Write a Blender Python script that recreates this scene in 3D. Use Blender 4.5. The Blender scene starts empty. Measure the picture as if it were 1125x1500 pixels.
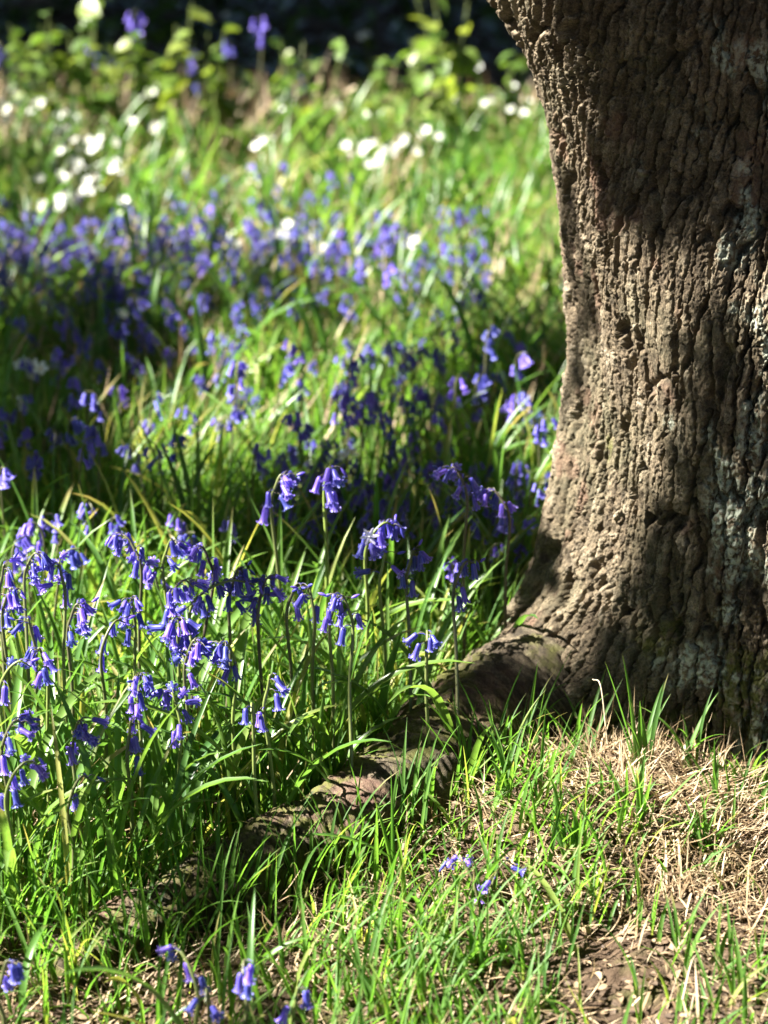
import bpy, math, random
import numpy as np
from mathutils import Vector, Matrix, Quaternion

C = bpy.context.scene
COL = C.collection
R = np.random.default_rng(7)
random.seed(7)
PI = math.pi

# ------------------------------------------------------------------ camera model
CAM_H, PITCH, F = 1.25, math.radians(20.2), 3500.0      # F in photo pixels (1500 high)
cp, sp = math.cos(PITCH), math.sin(PITCH)
SUN_EL = math.radians(41)
SH = np.array([-1.0, -0.02]); SH = SH / np.linalg.norm(SH)
SUN = np.array([SH[0]*math.cos(SUN_EL), SH[1]*math.cos(SUN_EL), math.sin(SUN_EL)])

def ray(x, y):
    a, b = (x-562.5)/F, (y-750.0)/F
    return np.array([a, cp-b*sp, -sp-b*cp])

def at(x, y, z=0.0):
    """world point seen at photo pixel (x, y) on the level z"""
    d = ray(x, y); t = (z-CAM_H)/d[2]
    return np.array([0, 0, CAM_H]) + t*d

# ------------------------------------------------------------------ noise
def _hash(ix, iy, iz, s):
    h = (ix.astype(np.int64)*374761393 + iy.astype(np.int64)*668265263 + iz.astype(np.int64)*2147483647 + s*974711) & 0xffffffff
    h = ((h ^ (h >> 13))*1274126177) & 0xffffffff
    h = ((h ^ (h >> 16))*2246822519) & 0xffffffff
    return ((h ^ (h >> 15)) & 0xffffff)/float(0xffffff)

def vnoise(x, y, s=0, z=None):
    x = np.asarray(x, float); y = np.asarray(y, float)
    x, y = np.broadcast_arrays(x, y)
    z = np.zeros_like(x) if z is None else np.broadcast_to(z, x.shape)
    ix, iy, iz = np.floor(x), np.floor(y), np.floor(z)
    fx, fy, fz = x-ix, y-iy, z-iz
    q = lambda t: t*t*t*(t*(t*6-15)+10)
    ux, uy, uz = q(fx), q(fy), q(fz)
    ix, iy, iz = ix.astype(np.int64), iy.astype(np.int64), iz.astype(np.int64)
    def lay(k):
        a = _hash(ix, iy, iz+k, s); b = _hash(ix+1, iy, iz+k, s)
        c = _hash(ix, iy+1, iz+k, s); d = _hash(ix+1, iy+1, iz+k, s)
        return (a*(1-ux)+b*ux)*(1-uy) + (c*(1-ux)+d*ux)*uy
    r = lay(0)
    if np.any(fz > 0): r = r*(1-uz) + lay(1)*uz
    return r*2-1

def fbm(x, y, s=0, o=4):
    r, a, t = 0, 1.0, 0
    for k in range(o):
        r = r + a*vnoise(x*2**k, y*2**k, s+k*17); t += a; a *= .5
    return r/t

def worley(x, y, s=0, jit=.9):
    ix, iy = np.floor(x).astype(np.int64), np.floor(y).astype(np.int64)
    f1 = np.full(x.shape, 9.0); f2 = np.full(x.shape, 9.0); cid = np.zeros(x.shape)
    z0 = np.zeros_like(ix)
    for dx in (-1, 0, 1):
        for dy in (-1, 0, 1):
            cx, cy = ix+dx, iy+dy
            px = cx + .5 + jit*(_hash(cx, cy, z0, s)-.5)
            py = cy + .5 + jit*(_hash(cx, cy, z0, s+31)-.5)
            d = np.sqrt((px-x)**2 + (py-y)**2)
            near = d < f1
            f2 = np.where(near, f1, np.minimum(f2, d))
            cid = np.where(near, _hash(cx, cy, z0, s+77), cid)
            f1 = np.where(near, d, f1)
    return f1, f2, cid

def sstep(a, b, x):
    t = np.clip((x-a)/(b-a), 0, 1); return t*t*(3-2*t)

# ------------------------------------------------------------------ mesh helpers
def mesh_np(name, V, Q, mats, attrs=None, smooth=True, mi=None):
    V = np.ascontiguousarray(V, np.float32); Q = np.ascontiguousarray(Q, np.int32)
    n = Q.shape[1]
    me = bpy.data.meshes.new(name)
    me.vertices.add(len(V)); me.vertices.foreach_set('co', V.ravel())
    me.loops.add(Q.size); me.loops.foreach_set('vertex_index', Q.ravel())
    me.polygons.add(len(Q)); me.polygons.foreach_set('loop_start', np.arange(0, Q.size, n, dtype=np.int32))
    for m in mats: me.materials.append(m)
    if mi is not None: me.polygons.foreach_set('material_index', np.ascontiguousarray(mi, np.int32))
    me.polygons.foreach_set('use_smooth', np.full(len(Q), smooth))
    for k, v in (attrs or {}).items():
        a = me.attributes.new(k, 'FLOAT', 'POINT'); a.data.foreach_set('value', np.ascontiguousarray(v, np.float32))
    me.update(calc_edges=True); me.validate()
    return me

def link(name, me, parent=None, loc=None, **props):
    o = bpy.data.objects.new(name, me); COL.objects.link(o)
    if parent is not None: o.parent = parent
    if loc is not None: o.location = loc
    for k, v in props.items(): o[k] = v
    return o

def tag(o, label, cat, group=None):
    o['label'] = label; o['category'] = cat
    if group: o['group'] = group
    return o

def grid_quads(nr, nc, wrap=False):
    """quads over a grid of nr rows, nc columns (row-major)"""
    r = np.arange(nr-1)[:, None]; c = np.arange(nc if wrap else nc-1)[None, :]
    c2 = (c+1) % nc
    return np.stack([r*nc+c, r*nc+c2, (r+1)*nc+c2, (r+1)*nc+c], -1).reshape(-1, 4)

class Acc:
    """collects quads (several material slots) into one mesh"""
    def __init__(s): s.V, s.Q, s.M, s.A, s.n = [], [], [], [], 0
    def add(s, V, Q, m=0, a=None):
        V = np.asarray(V, float); Q = np.asarray(Q)
        s.V.append(V); s.Q.append(Q+s.n); s.M.append(np.full(len(Q), m))
        s.A.append(np.zeros(len(V)) if a is None else np.broadcast_to(a, (len(V),))); s.n += len(V)
    def mesh(s, name, mats, attr='rnd'):
        return mesh_np(name, np.concatenate(s.V), np.concatenate(s.Q), mats, {attr: np.concatenate(s.A)}, mi=np.concatenate(s.M))

def tube(path, rad, n=8):
    path = np.asarray(path, float); k = len(path); rad = np.broadcast_to(rad, (k,))
    T = np.gradient(path, axis=0); T /= np.linalg.norm(T, axis=1)[:, None]+1e-12
    ref = np.array([0.31, 0.95, 0.03]) if abs(T[0, 2]) > .5 else np.array([0, 0, 1.0])
    A = np.cross(T, ref); A /= np.linalg.norm(A, axis=1)[:, None]+1e-12
    B = np.cross(T, A)
    th = np.arange(n)/n*2*PI
    V = path[:, None] + rad[:, None, None]*(A[:, None]*np.cos(th)[None, :, None] + B[:, None]*np.sin(th)[None, :, None])
    return V.reshape(-1, 3), grid_quads(k, n, True)

def spline(pts, n):
    """Catmull-Rom through pts"""
    p = np.asarray(pts, float); p = np.vstack([2*p[0]-p[1], p, 2*p[-1]-p[-2]])
    out = []; m = len(p)-3
    for t in np.linspace(0, m-1e-9, n):
        i = int(t); f = t-i; a, b, c, d = p[i], p[i+1], p[i+2], p[i+3]
        out.append(.5*((2*b)+(-a+c)*f+(2*a-5*b+4*c-d)*f*f+(-a+3*b-3*c+d)*f**3))
    return np.array(out)

# ------------------------------------------------------------------ materials
def mat(name):
    m = bpy.data.materials.new(name); m.use_nodes = True
    nt = m.node_tree; nt.nodes.clear()
    return m, nt, nt.nodes.new('ShaderNodeOutputMaterial')

def N(nt, t, **kw):
    n = nt.nodes.new(t)
    for k, v in kw.items():
        if k in n.inputs.keys(): n.inputs[k].default_value = v
        else: setattr(n, k, v)
    return n

def ramp(nt, stops, interp='LINEAR'):
    r = nt.nodes.new('ShaderNodeValToRGB'); r.color_ramp.interpolation = interp
    e = r.color_ramp.elements
    while len(e) < len(stops): e.new(.5)
    for el, (p, c) in zip(e, stops): el.position = p; el.color = (*c, 1) if len(c) == 3 else c
    return r

def L(nt, a, b): nt.links.new(a, b)

def mixc(nt, fac, a, b, mode='MIX'):
    m = nt.nodes.new('ShaderNodeMix'); m.data_type = 'RGBA'; m.blend_type = mode
    for s, v in ((0, fac), (6, a), (7, b)):
        if isinstance(v, (int, float)): m.inputs[s].default_value = v
        elif isinstance(v, tuple): m.inputs[s].default_value = (*v, 1)
        else: L(nt, v, m.inputs[s])
    return m.outputs[2]

def leafy(name, stops, trans_gain=(1.5, 1.45, .8), trans=.45, rough=.42, spec=.5, tip=None, noise=60):
    """thin plant tissue: diffuse + sheen + light coming through"""
    m, nt, out = mat(name)
    at_ = N(nt, 'ShaderNodeAttribute', attribute_name='rnd')
    rp = ramp(nt, stops); L(nt, at_.outputs['Fac'], rp.inputs[0])
    tc = N(nt, 'ShaderNodeTexCoord')
    no = N(nt, 'ShaderNodeTexNoise', Scale=noise, Detail=3.0); L(nt, tc.outputs['Object'], no.inputs['Vector'])
    col = mixc(nt, .5, rp.outputs[0], no.outputs['Fac'], 'OVERLAY')
    if tip:
        t = N(nt, 'ShaderNodeAttribute', attribute_name='tt')
        tr = ramp(nt, tip[0]); L(nt, t.outputs['Fac'], tr.inputs[0])
        col = mixc(nt, tr.outputs[0], col, tip[1])
    if tip:
        mu = N(nt, 'ShaderNodeMath', operation='MULTIPLY'); L(nt, at_.outputs['Fac'], mu.inputs[0]); mu.inputs[1].default_value = 37.0
        fr = N(nt, 'ShaderNodeMath', operation='FRACT'); L(nt, mu.outputs[0], fr.inputs[0])
        ad = N(nt, 'ShaderNodeMath', operation='MULTIPLY'); L(nt, fr.outputs[0], ad.inputs[0]); L(nt, t.outputs['Fac'], ad.inputs[1])
        r2 = ramp(nt, [(.70, (0, 0, 0)), (.86, (.85, .85, .85))]); L(nt, ad.outputs[0], r2.inputs[0])
        col = mixc(nt, r2.outputs[0], col, (.34, .27, .12))
    pb = N(nt, 'ShaderNodeBsdfPrincipled', Roughness=rough)
    pb.inputs['Specular IOR Level'].default_value = spec
    L(nt, col, pb.inputs['Base Color'])
    tl = N(nt, 'ShaderNodeBsdfTranslucent')
    L(nt, mixc(nt, 1.0, col, trans_gain, 'MULTIPLY'), tl.inputs['Color'])
    mx = N(nt, 'ShaderNodeMixShader', Fac=trans)
    L(nt, pb.outputs[0], mx.inputs[1]); L(nt, tl.outputs[0], mx.inputs[2]); L(nt, mx.outputs[0], out.inputs[0])
    return m

def plain(name, col, rough=.6, trans=0.0, noise=(40, .25)):
    m, nt, out = mat(name)
    tc = N(nt, 'ShaderNodeTexCoord'); no = N(nt, 'ShaderNodeTexNoise', Scale=float(noise[0]), Detail=4.0)
    L(nt, tc.outputs['Object'], no.inputs['Vector'])
    lo = tuple(c*(1-noise[1]) for c in col); hi = tuple(min(1, c*(1+noise[1])) for c in col)
    rp = ramp(nt, [(.3, lo), (.7, hi)]); L(nt, no.outputs['Fac'], rp.inputs[0])
    pb = N(nt, 'ShaderNodeBsdfPrincipled', Roughness=rough); L(nt, rp.outputs[0], pb.inputs['Base Color'])
    sh = pb.outputs[0]
    if trans:
        tl = N(nt, 'ShaderNodeBsdfTranslucent'); L(nt, rp.outputs[0], tl.inputs['Color'])
        mx = N(nt, 'ShaderNodeMixShader', Fac=trans); L(nt, sh, mx.inputs[1]); L(nt, tl.outputs[0], mx.inputs[2]); sh = mx.outputs[0]
    L(nt, sh, out.inputs[0]); return m

M_GRASS = leafy('grass_blades', [(0, (.045, .115, .024)), (.35, (.080, .178, .032)), (.7, (.125, .245, .045)), (.9, (.24, .28, .07)), (1, (.40, .34, .15))], trans=.55, rough=.5, spec=.32, trans_gain=(1.55, 1.6, .75),
                tip=([(0, (1, 1, 1)), (.22, (0, 0, 0))], (.20, .20, .07)))
M_LEAF = leafy('strap_leaf', [(0, (.045, .115, .028)), (.5, (.082, .18, .036)), (.85, (.14, .235, .05)), (1, (.28, .29, .08))], rough=.36, spec=.45, trans=.48,
               tip=([(0, (.7, .7, .7)), (.2, (0, 0, 0))], (.24, .26, .12)))
M_STRAW = leafy('dead_straw', [(0, (.17, .11, .06)), (.5, (.31, .22, .125)), (1, (.50, .40, .26))], trans_gain=(1, .9, .7), trans=.25, rough=.6)
M_CANOPY = leafy('tree_leaf', [(0, (.025, .055, .014)), (1, (.055, .10, .02))], trans=.22)
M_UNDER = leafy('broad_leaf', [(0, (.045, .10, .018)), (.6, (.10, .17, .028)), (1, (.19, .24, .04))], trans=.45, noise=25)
M_STEM = leafy('flower_stem', [(0, (.075, .058, .05)), (.4, (.10, .11, .045)), (1, (.17, .23, .05))], trans=.12, rough=.4)
M_WHITE = plain('white_petal', (.82, .84, .80), .5, .35, (200, .06))
M_YELLOW = plain('yellow_anther', (.55, .42, .08), .6)
M_LITTER = leafy('leaf_crumbs', [(0, (.05, .032, .02)), (.6, (.13, .085, .05)), (1, (.28, .20, .12))], trans=.1, rough=.8)
M_TWIG = plain('dry_stalk', (.36, .29, .20), .75)
M_RUST = plain('dead_leaf', (.42, .14, .05), .7, .2)
M_DARKWOOD = plain('dark_branch', (.045, .030, .024), .9, 0, (20, .4))
M_BARKFAR = plain('far_bark', (.13, .105, .08), .9, 0, (14, .5))

def flower_mat(name, stops, rough=.4):
    m, nt, out = mat(name)
    a = N(nt, 'ShaderNodeAttribute', attribute_name='rnd'); rp = ramp(nt, stops); L(nt, a.outputs['Fac'], rp.inputs[0])
    oi = N(nt, 'ShaderNodeObjectInfo')
    hs = N(nt, 'ShaderNodeHueSaturation'); L(nt, rp.outputs[0], hs.inputs['Color'])
    mr = N(nt, 'ShaderNodeMapRange'); mr.inputs[3].default_value = .484; mr.inputs[4].default_value = .520
    L(nt, oi.outputs['Random'], mr.inputs[0]); L(nt, mr.outputs[0], hs.inputs['Hue'])
    mv = N(nt, 'ShaderNodeMapRange'); mv.inputs[3].default_value = .75; mv.inputs[4].default_value = 1.35
    L(nt, oi.outputs['Random'], mv.inputs[0]); L(nt, mv.outputs[0], hs.inputs['Value'])
    pb = N(nt, 'ShaderNodeBsdfPrincipled', Roughness=rough); L(nt, hs.outputs[0], pb.inputs['Base Color'])
    tl = N(nt, 'ShaderNodeBsdfTranslucent'); L(nt, hs.outputs[0], tl.inputs['Color'])
    mx = N(nt, 'ShaderNodeMixShader', Fac=.4); L(nt, pb.outputs[0], mx.inputs[1]); L(nt, tl.outputs[0], mx.inputs[2])
    L(nt, mx.outputs[0], out.inputs[0]); return m
# rnd: 0 at a tepal's dark midrib, 1 at its pale edge and curled tip
M_BLUE = flower_mat('bluebell_petal', [(0, (.062, .052, .36)), (.5, (.140, .118, .56)), (1, (.33, .30, .79))])

def bark_mat(name, stops):
    m, nt, out = mat(name)
    tc = N(nt, 'ShaderNodeTexCoord')
    pl = N(nt, 'ShaderNodeAttribute', attribute_name='plate')
    rp = ramp(nt, stops)
    L(nt, pl.outputs['Fac'], rp.inputs[0])
    n1 = N(nt, 'ShaderNodeTexNoise', Scale=75.0, Detail=8.0, Roughness=.75); L(nt, tc.outputs['Object'], n1.inputs['Vector'])
    c1 = ramp(nt, [(.3, (.08, .08, .08)), (.7, (.92, .92, .92))]); L(nt, n1.outputs['Fac'], c1.inputs[0])
    col = mixc(nt, .8, rp.outputs[0], c1.outputs[0], 'OVERLAY')
    nf = N(nt, 'ShaderNodeTexNoise', Scale=420.0, Detail=3.0, Roughness=.7); L(nt, tc.outputs['Object'], nf.inputs['Vector'])
    cf = ramp(nt, [(.33, (.15, .15, .15)), (.67, (.85, .85, .85))]); L(nt, nf.outputs['Fac'], cf.inputs[0])
    col = mixc(nt, .7, col, cf.outputs[0], 'OVERLAY')
    na = N(nt, 'ShaderNodeTexNoise', Scale=7.0, Detail=5.0, Roughness=.6); L(nt, tc.outputs['Object'], na.inputs['Vector'])
    ra = ramp(nt, [(.5, (0, 0, 0)), (.75, (.35, .35, .35))]); L(nt, na.outputs['Fac'], ra.inputs[0])
    col = mixc(nt, ra.outputs[0], col, (.105, .115, .062))
    red = N(nt, 'ShaderNodeAttribute', attribute_name='ruddy')
    col = mixc(nt, red.outputs['Fac'], col, (.24, .115, .085))
    li = N(nt, 'ShaderNodeAttribute', attribute_name='lichen')
    n2 = N(nt, 'ShaderNodeTexNoise', Scale=160.0, Detail=4.0); L(nt, tc.outputs['Object'], n2.inputs['Vector'])
    lr = ramp(nt, [(.42, (0, 0, 0)), (.58, (1, 1, 1))]); L(nt, n2.outputs['Fac'], lr.inputs[0])
    mm = N(nt, 'ShaderNodeMath', operation='MULTIPLY'); L(nt, li.outputs['Fac'], mm.inputs[0]); L(nt, lr.outputs[0], mm.inputs[1])
    col = mixc(nt, mm.outputs[0], col, (.33, .36, .29))
    mo = N(nt, 'ShaderNodeAttribute', attribute_name='moss')
    n3 = N(nt, 'ShaderNodeTexNoise', Scale=90.0, Detail=5.0); L(nt, tc.outputs['Object'], n3.inputs['Vector'])
    r3 = ramp(nt, [(.4, (0, 0, 0)), (.55, (1, 1, 1))]); L(nt, n3.outputs['Fac'], r3.inputs[0])
    m3 = N(nt, 'ShaderNodeMath', operation='MULTIPLY'); L(nt, mo.outputs['Fac'], m3.inputs[0]); L(nt, r3.outputs[0], m3.inputs[1])
    col = mixc(nt, m3.outputs[0], col, (.085, .085, .022))
    pb = N(nt, 'ShaderNodeBsdfPrincipled', Roughness=.85); pb.inputs['Specular IOR Level'].default_value = .25
    L(nt, col, pb.inputs['Base Color'])
    nb = N(nt, 'ShaderNodeTexNoise', Scale=330.0, Detail=6.0, Roughness=.7); L(nt, tc.outputs['Object'], nb.inputs['Vector'])
    bp = N(nt, 'ShaderNodeBump', Strength=.8, Distance=.003); L(nt, nb.outputs['Fac'], bp.inputs['Height'])
    L(nt, bp.outputs[0], pb.inputs['Normal']); L(nt, pb.outputs[0], out.inputs[0]); return m
M_BARK = bark_mat('oak_bark', [(0, (.050, .036, .022)), (.35, (.078, .059, .037)), (.7, (.118, .092, .060)), (1, (.19, .158, .112))])
M_ROOT_SHADED = bark_mat('root_bark_shaded', [(0, (.030, .022, .014)), (.35, (.048, .037, .024)), (.7, (.075, .059, .038)), (1, (.12, .10, .07))])  # dark brown ramp; the shade over the root is put into this colour

def soil_mat():
    m, nt, out = mat('woodland_soil')
    tc = N(nt, 'ShaderNodeTexCoord')
    n1 = N(nt, 'ShaderNodeTexNoise', Scale=9.0, Detail=8.0, Roughness=.7); L(nt, tc.outputs['Object'], n1.inputs['Vector'])
    rp = ramp(nt, [(.25, (.035, .024, .016)), (.5, (.075, .051, .034)), (.75, (.16, .118, .082))]); L(nt, n1.outputs['Fac'], rp.inputs[0])
    n2 = N(nt, 'ShaderNodeTexNoise', Scale=140.0, Detail=5.0, Roughness=.7); L(nt, tc.outputs['Object'], n2.inputs['Vector'])
    col = mixc(nt, .6, rp.outputs[0], n2.outputs['Fac'], 'OVERLAY')
    n4 = N(nt, 'ShaderNodeTexNoise', Scale=16.0, Detail=4.0); L(nt, tc.outputs['Object'], n4.inputs['Vector'])
    r4 = ramp(nt, [(.55, (0, 0, 0)), (.7, (.7, .7, .7))]); L(nt, n4.outputs['Fac'], r4.inputs[0])
    col = mixc(nt, r4.outputs[0], col, (.07, .075, .025))
    pb = N(nt, 'ShaderNodeBsdfPrincipled', Roughness=.95); pb.inputs['Specular IOR Level'].default_value = .1
    L(nt, col, pb.inputs['Base Color'])
    bp = N(nt, 'ShaderNodeBump', Strength=1.0, Distance=.006); L(nt, n2.outputs['Fac'], bp.inputs['Height'])
    L(nt, bp.outputs[0], pb.inputs['Normal']); L(nt, pb.outputs[0], out.inputs[0]); return m
M_SOIL = soil_mat()

# ------------------------------------------------------------------ ground
TX, TY = .52, 2.78                       # the oak's axis
ROOT = np.array([(.33, 2.74, .040), (.17, 2.60, .042), (.065, 2.46, .035), (-.02, 2.345, .029), (-.12, 2.26, .020),
                 (-.22, 2.165, .008), (-.32, 2.10, -.010), (-.46, 2.04, -.05)])
ROOT_R = np.array([.115, .092, .074, .060, .050, .041, .033, .024])

def near_side(x, y):
    """1 on the camera's side of the surface root"""
    ly = np.interp(x, [-.6, -.46, -.32, -.22, -.12, -.02, .06, .15, .25], [1.98, 2.04, 2.10, 2.165, 2.26, 2.345, 2.455, 2.585, 2.66])
    return y < ly

def hgt(x, y):
    x = np.asarray(x, float); y = np.asarray(y, float)
    q = ((x-.25)/.21)**2 + ((y-2.33)/.21)**2
    h = .085*np.exp(-q**1.1)
    h = h + .035*np.exp(-(((x-.42)/.22)**2 + ((y-1.98)/.15)**2))
    h = h + .020*np.exp(-(((x-.05)/.2)**2 + ((y-2.05)/.12)**2))
    wob = fbm(x*5, y*5, 3, 3)*.010 + (fbm(x*28, y*28, 9, 3)*.008 + fbm(x*95, y*95, 19, 2)*.004)*np.exp(-np.maximum(y-2.7, 0)*2)
    return h + wob

def build_ground():
    fine = np.arange(1.6, 2.75, .0042)
    ys = np.concatenate([[-40, -10, -2, 0, .8, 1.3], fine, np.arange(2.75, 9, .05), [9.5, 11, 14, 20, 40, 90]])
    xf = np.arange(-.7, .95, .0045)
    xs = np.concatenate([[-90, -40, -20, -10, -6, -4, -3], np.arange(-2.4, -.7, .06), xf, np.arange(.95, 2.4, .06), [3, 4, 6, 10, 20, 40, 90]])
    X, Y = np.meshgrid(xs, ys)
    V = np.stack([X, Y, hgt(X, Y)], -1).reshape(-1, 3)
    link('ground', mesh_np('ground', V, grid_quads(len(ys), len(xs)), [M_SOIL]), kind='structure')
build_ground()

# ------------------------------------------------------------------ the oak
# left outline of the trunk (photo pixels) -> radius on that side as a function of height
SIL = [(690, -40), (708, 0), (747, 60), (776, 120), (795, 190), (805, 260), (816, 350), (825, 450), (829, 540), (823, 620), (813, 700), (801, 760), (791, 830), (770, 895)]
_z, _r = [], []
for x, y in SIL:
    d = ray(x, y); t = (TY-.03)/d[1]; P = np.array([0, 0, CAM_H])+t*d
    u = P[:2]/np.linalg.norm(P[:2]); _z.append(P[2]); _r.append(abs(u[0]*TY-u[1]*TX))
_o = np.argsort(_z); SZ, SR = np.array(_z)[_o], np.array(_r)[_o]

def bark(u, v, sc=1.0, seed=0):
    """bark relief (metres) and a random tone per plate, over a surface measured in metres"""
    u = u/sc; v = v/sc
    wu = u + .0075*fbm(u*14, v*6, 11+seed, 3) + .0028*vnoise(u*120, v*70, 5+seed) + .002*vnoise(u*300, v*200, 6+seed)
    wv = v + .025*fbm(u*18, v*14, 21+seed, 3) + .003*vnoise(u*160, v*160, 7+seed)
    # long fissures that wander and rejoin
    f1, f2, c0 = worley(wu/.0185, wv/.16, 41+seed, 1.0)
    wid = .15+.08*vnoise(u/.05, v/.12, 43+seed)
    gro = sstep(.01, 1, (f2-f1)/np.maximum(wid, .05)*.9)
    dome = np.clip((f2-f1), 0, .7)
    # cracks across the ridges, plates at slightly different levels
    h1, h2, c1 = worley(wu/.0120, wv/.033, 51+seed, 1.0)
    cr = sstep(.0, .09, h2-h1)
    g1, g2, c2 = worley(wu/.0068, wv/.0125, 61+seed, 1.0)
    e2 = sstep(.0, .10, g2-g1)
    k1, k2, c3 = worley(u/.0036+.5*vnoise(u*250, v*190, 8), v/.0056+.5*vnoise(u*250, v*190, 18), 63+seed, 1.0)
    crumb = .35+.9*sstep(-.1, .45, fbm(u/.045, v/.08, 66+seed, 2))
    H = .0200*(gro-1) + .006*dome + .0042*(cr-1)*gro + .0042*(c1-.5) + crumb*(.0030*(c2-.5) + .0020*(c3-.5) + .0016*(e2-1))
    H = H + .009*fbm(u/.08, v/.25, 81+seed, 2) + .0026*fbm(u/.0042, v/.0070, 91+seed, 3) - .0022*np.abs(vnoise(u/.0034, v/.0062, 97+seed))
    cid, cid2, pl = c1, c2, c3
    return H*sc, np.clip(.62*cid+.38*cid2 + .0*pl, 0, 1)

def trunk_r(th, z):
    r0 = .305 + .02*np.exp(-np.maximum(z, 0)/.2)
    rl = np.interp(z, SZ, SR)
    dth = (th - (PI+.18) + PI) % (2*PI) - PI
    win = np.where(dth > 0, np.exp(-(dth/.95)**2), np.exp(-(dth/.8)**2))
    r = r0 + (rl-r0)*win
    for c, w, a, k in ((PI+.44, .36, .27, .070), (PI*1.52, .45, .085, .09), (PI*1.82, .30, .10, .09), (PI*.8, .35, .12, .08), (PI*.3, .5, .15, .1)):
        d = (th-c+PI) % (2*PI) - PI
        r = r + a*np.exp(-(d/w)**2)*np.exp(-np.maximum(z, -.02)/k)
    # hollow under the fork, and low-frequency fluting
    d = (th-(PI*1.38)+PI) % (2*PI)-PI
    r = r - .028*np.exp(-(d/.30)**2)*np.exp(-((z-.70)/.13)**2)
    r = r + .012*vnoise(th*3.2, z*3.0, 5) + .007*vnoise(th*8, z*4, 6)*np.exp(-z/.6)
    return r

def build_oak():
    root = link('oak_tree', None, loc=(TX, TY, 0))
    tag(root, 'old oak with deeply fissured brown bark leaning over the right edge', 'tree')
    # trunk: angles are dense where the bark can be seen
    th = np.concatenate([np.linspace(PI*.80, PI*1.80, 1150, endpoint=False), np.linspace(PI*1.80, PI*2.80, 130, endpoint=False)])
    zs = np.concatenate([np.linspace(-.08, .13, 330, endpoint=False), np.linspace(.13, .90, 740, endpoint=False), np.linspace(.90, 1.5, 60)])
    T, Z = np.meshgrid(th, zs)
    r = trunk_r(T, np.clip(Z, -.08, .95))
    U = T*.33
    dr = np.gradient(r, axis=0); dz = np.gradient(Z, axis=0)
    V_ = np.cumsum(np.hypot(dr, dz), 0); V_ = V_ - V_[-1:] + 1.5
    # the bark's grain leans with the limb at the upper left
    lean = sstep(.45, .95, Z)*np.exp(-((T-(PI+.25))/.7)**2)
    H, tone = bark(U - lean*(Z-.45)*.55, V_, 1.0)
    amp = .75 + .35*vnoise(T*2.5, Z*4, 15)
    rr = r + H*amp
    # knobbly shoulder of the flare at the lower left
    X = rr*np.cos(T); Y = rr*np.sin(T)
    V = np.stack([X, Y, Z + .004*vnoise(U/.02, Z/.03, 33)], -1).reshape(-1, 3)
    lich = sstep(.12, .42, fbm(U/.05, Z/.07, 101, 3) + .55*np.exp(-((T-PI*1.47)/.42)**2) - .30)*sstep(PI*1.2, PI*1.32, T)
    moss = sstep(.10, .40, fbm(U/.06, Z/.06, 111, 3) + .9*np.exp(-((Z-.12)/.10)**2)*np.exp(-((T-PI*1.36)/.28)**2) - .45)
    rud = .2*sstep(.38, .6, fbm(U/.05, Z/.05, 121, 3))
    me = mesh_np('trunk', V, grid_quads(len(zs), len(th), True), [M_BARK],
                 {'plate': tone.ravel(), 'lichen': lich.ravel(), 'moss': moss.ravel(), 'ruddy': rud.ravel()})
    link('trunk', me, root)
    # surface root creeping to the lower left
    n, k = 520, 150
    path = spline(ROOT, n); rad = np.interp(np.linspace(0, 1, n), np.linspace(0, 1, len(ROOT_R)), ROOT_R)
    d = np.gradient(path, axis=0); ln = np.concatenate([[0], np.cumsum(np.linalg.norm(np.diff(path, axis=0), axis=1))])
    Tn = d/np.linalg.norm(d, axis=1)[:, None]; A = np.cross(Tn, [0, 0, 1.0]); A /= np.linalg.norm(A, axis=1)[:, None]; B = np.cross(A, Tn)
    ang = np.arange(k)/k*2*PI
    AA, LL = np.meshgrid(ang, ln)
    Uc = np.where(AA < PI, AA, 2*PI-AA)
    H, tone = bark(LL*.9+5, Uc*.06+.02*np.sin(AA)+3, .5, 200)
    H = H*.42 + .004*vnoise(LL/.07, Uc/.5, 210) + .006*vnoise(LL/.03, AA*0+Uc/.4, 211)
    rr = rad[:, None]*(1+.0*AA) + H
    P = path[:, None] + rr[..., None]*(A[:, None]*np.cos(ang)[None, :, None]*1.05 + B[:, None]*np.sin(ang)[None, :, None]*1.0) - np.array([TX, TY, 0])
    moss = .95*sstep(-.1, .35, fbm(LL/.07, AA/.6, 221, 3)+.15)
    me = mesh_np('root', P.reshape(-1, 3), grid_quads(n, k, True), [M_ROOT_SHADED],
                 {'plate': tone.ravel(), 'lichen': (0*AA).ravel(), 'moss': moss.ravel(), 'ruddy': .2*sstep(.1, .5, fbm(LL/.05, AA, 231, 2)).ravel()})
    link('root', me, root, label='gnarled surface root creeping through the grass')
    return root
OAK = build_oak()

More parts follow.
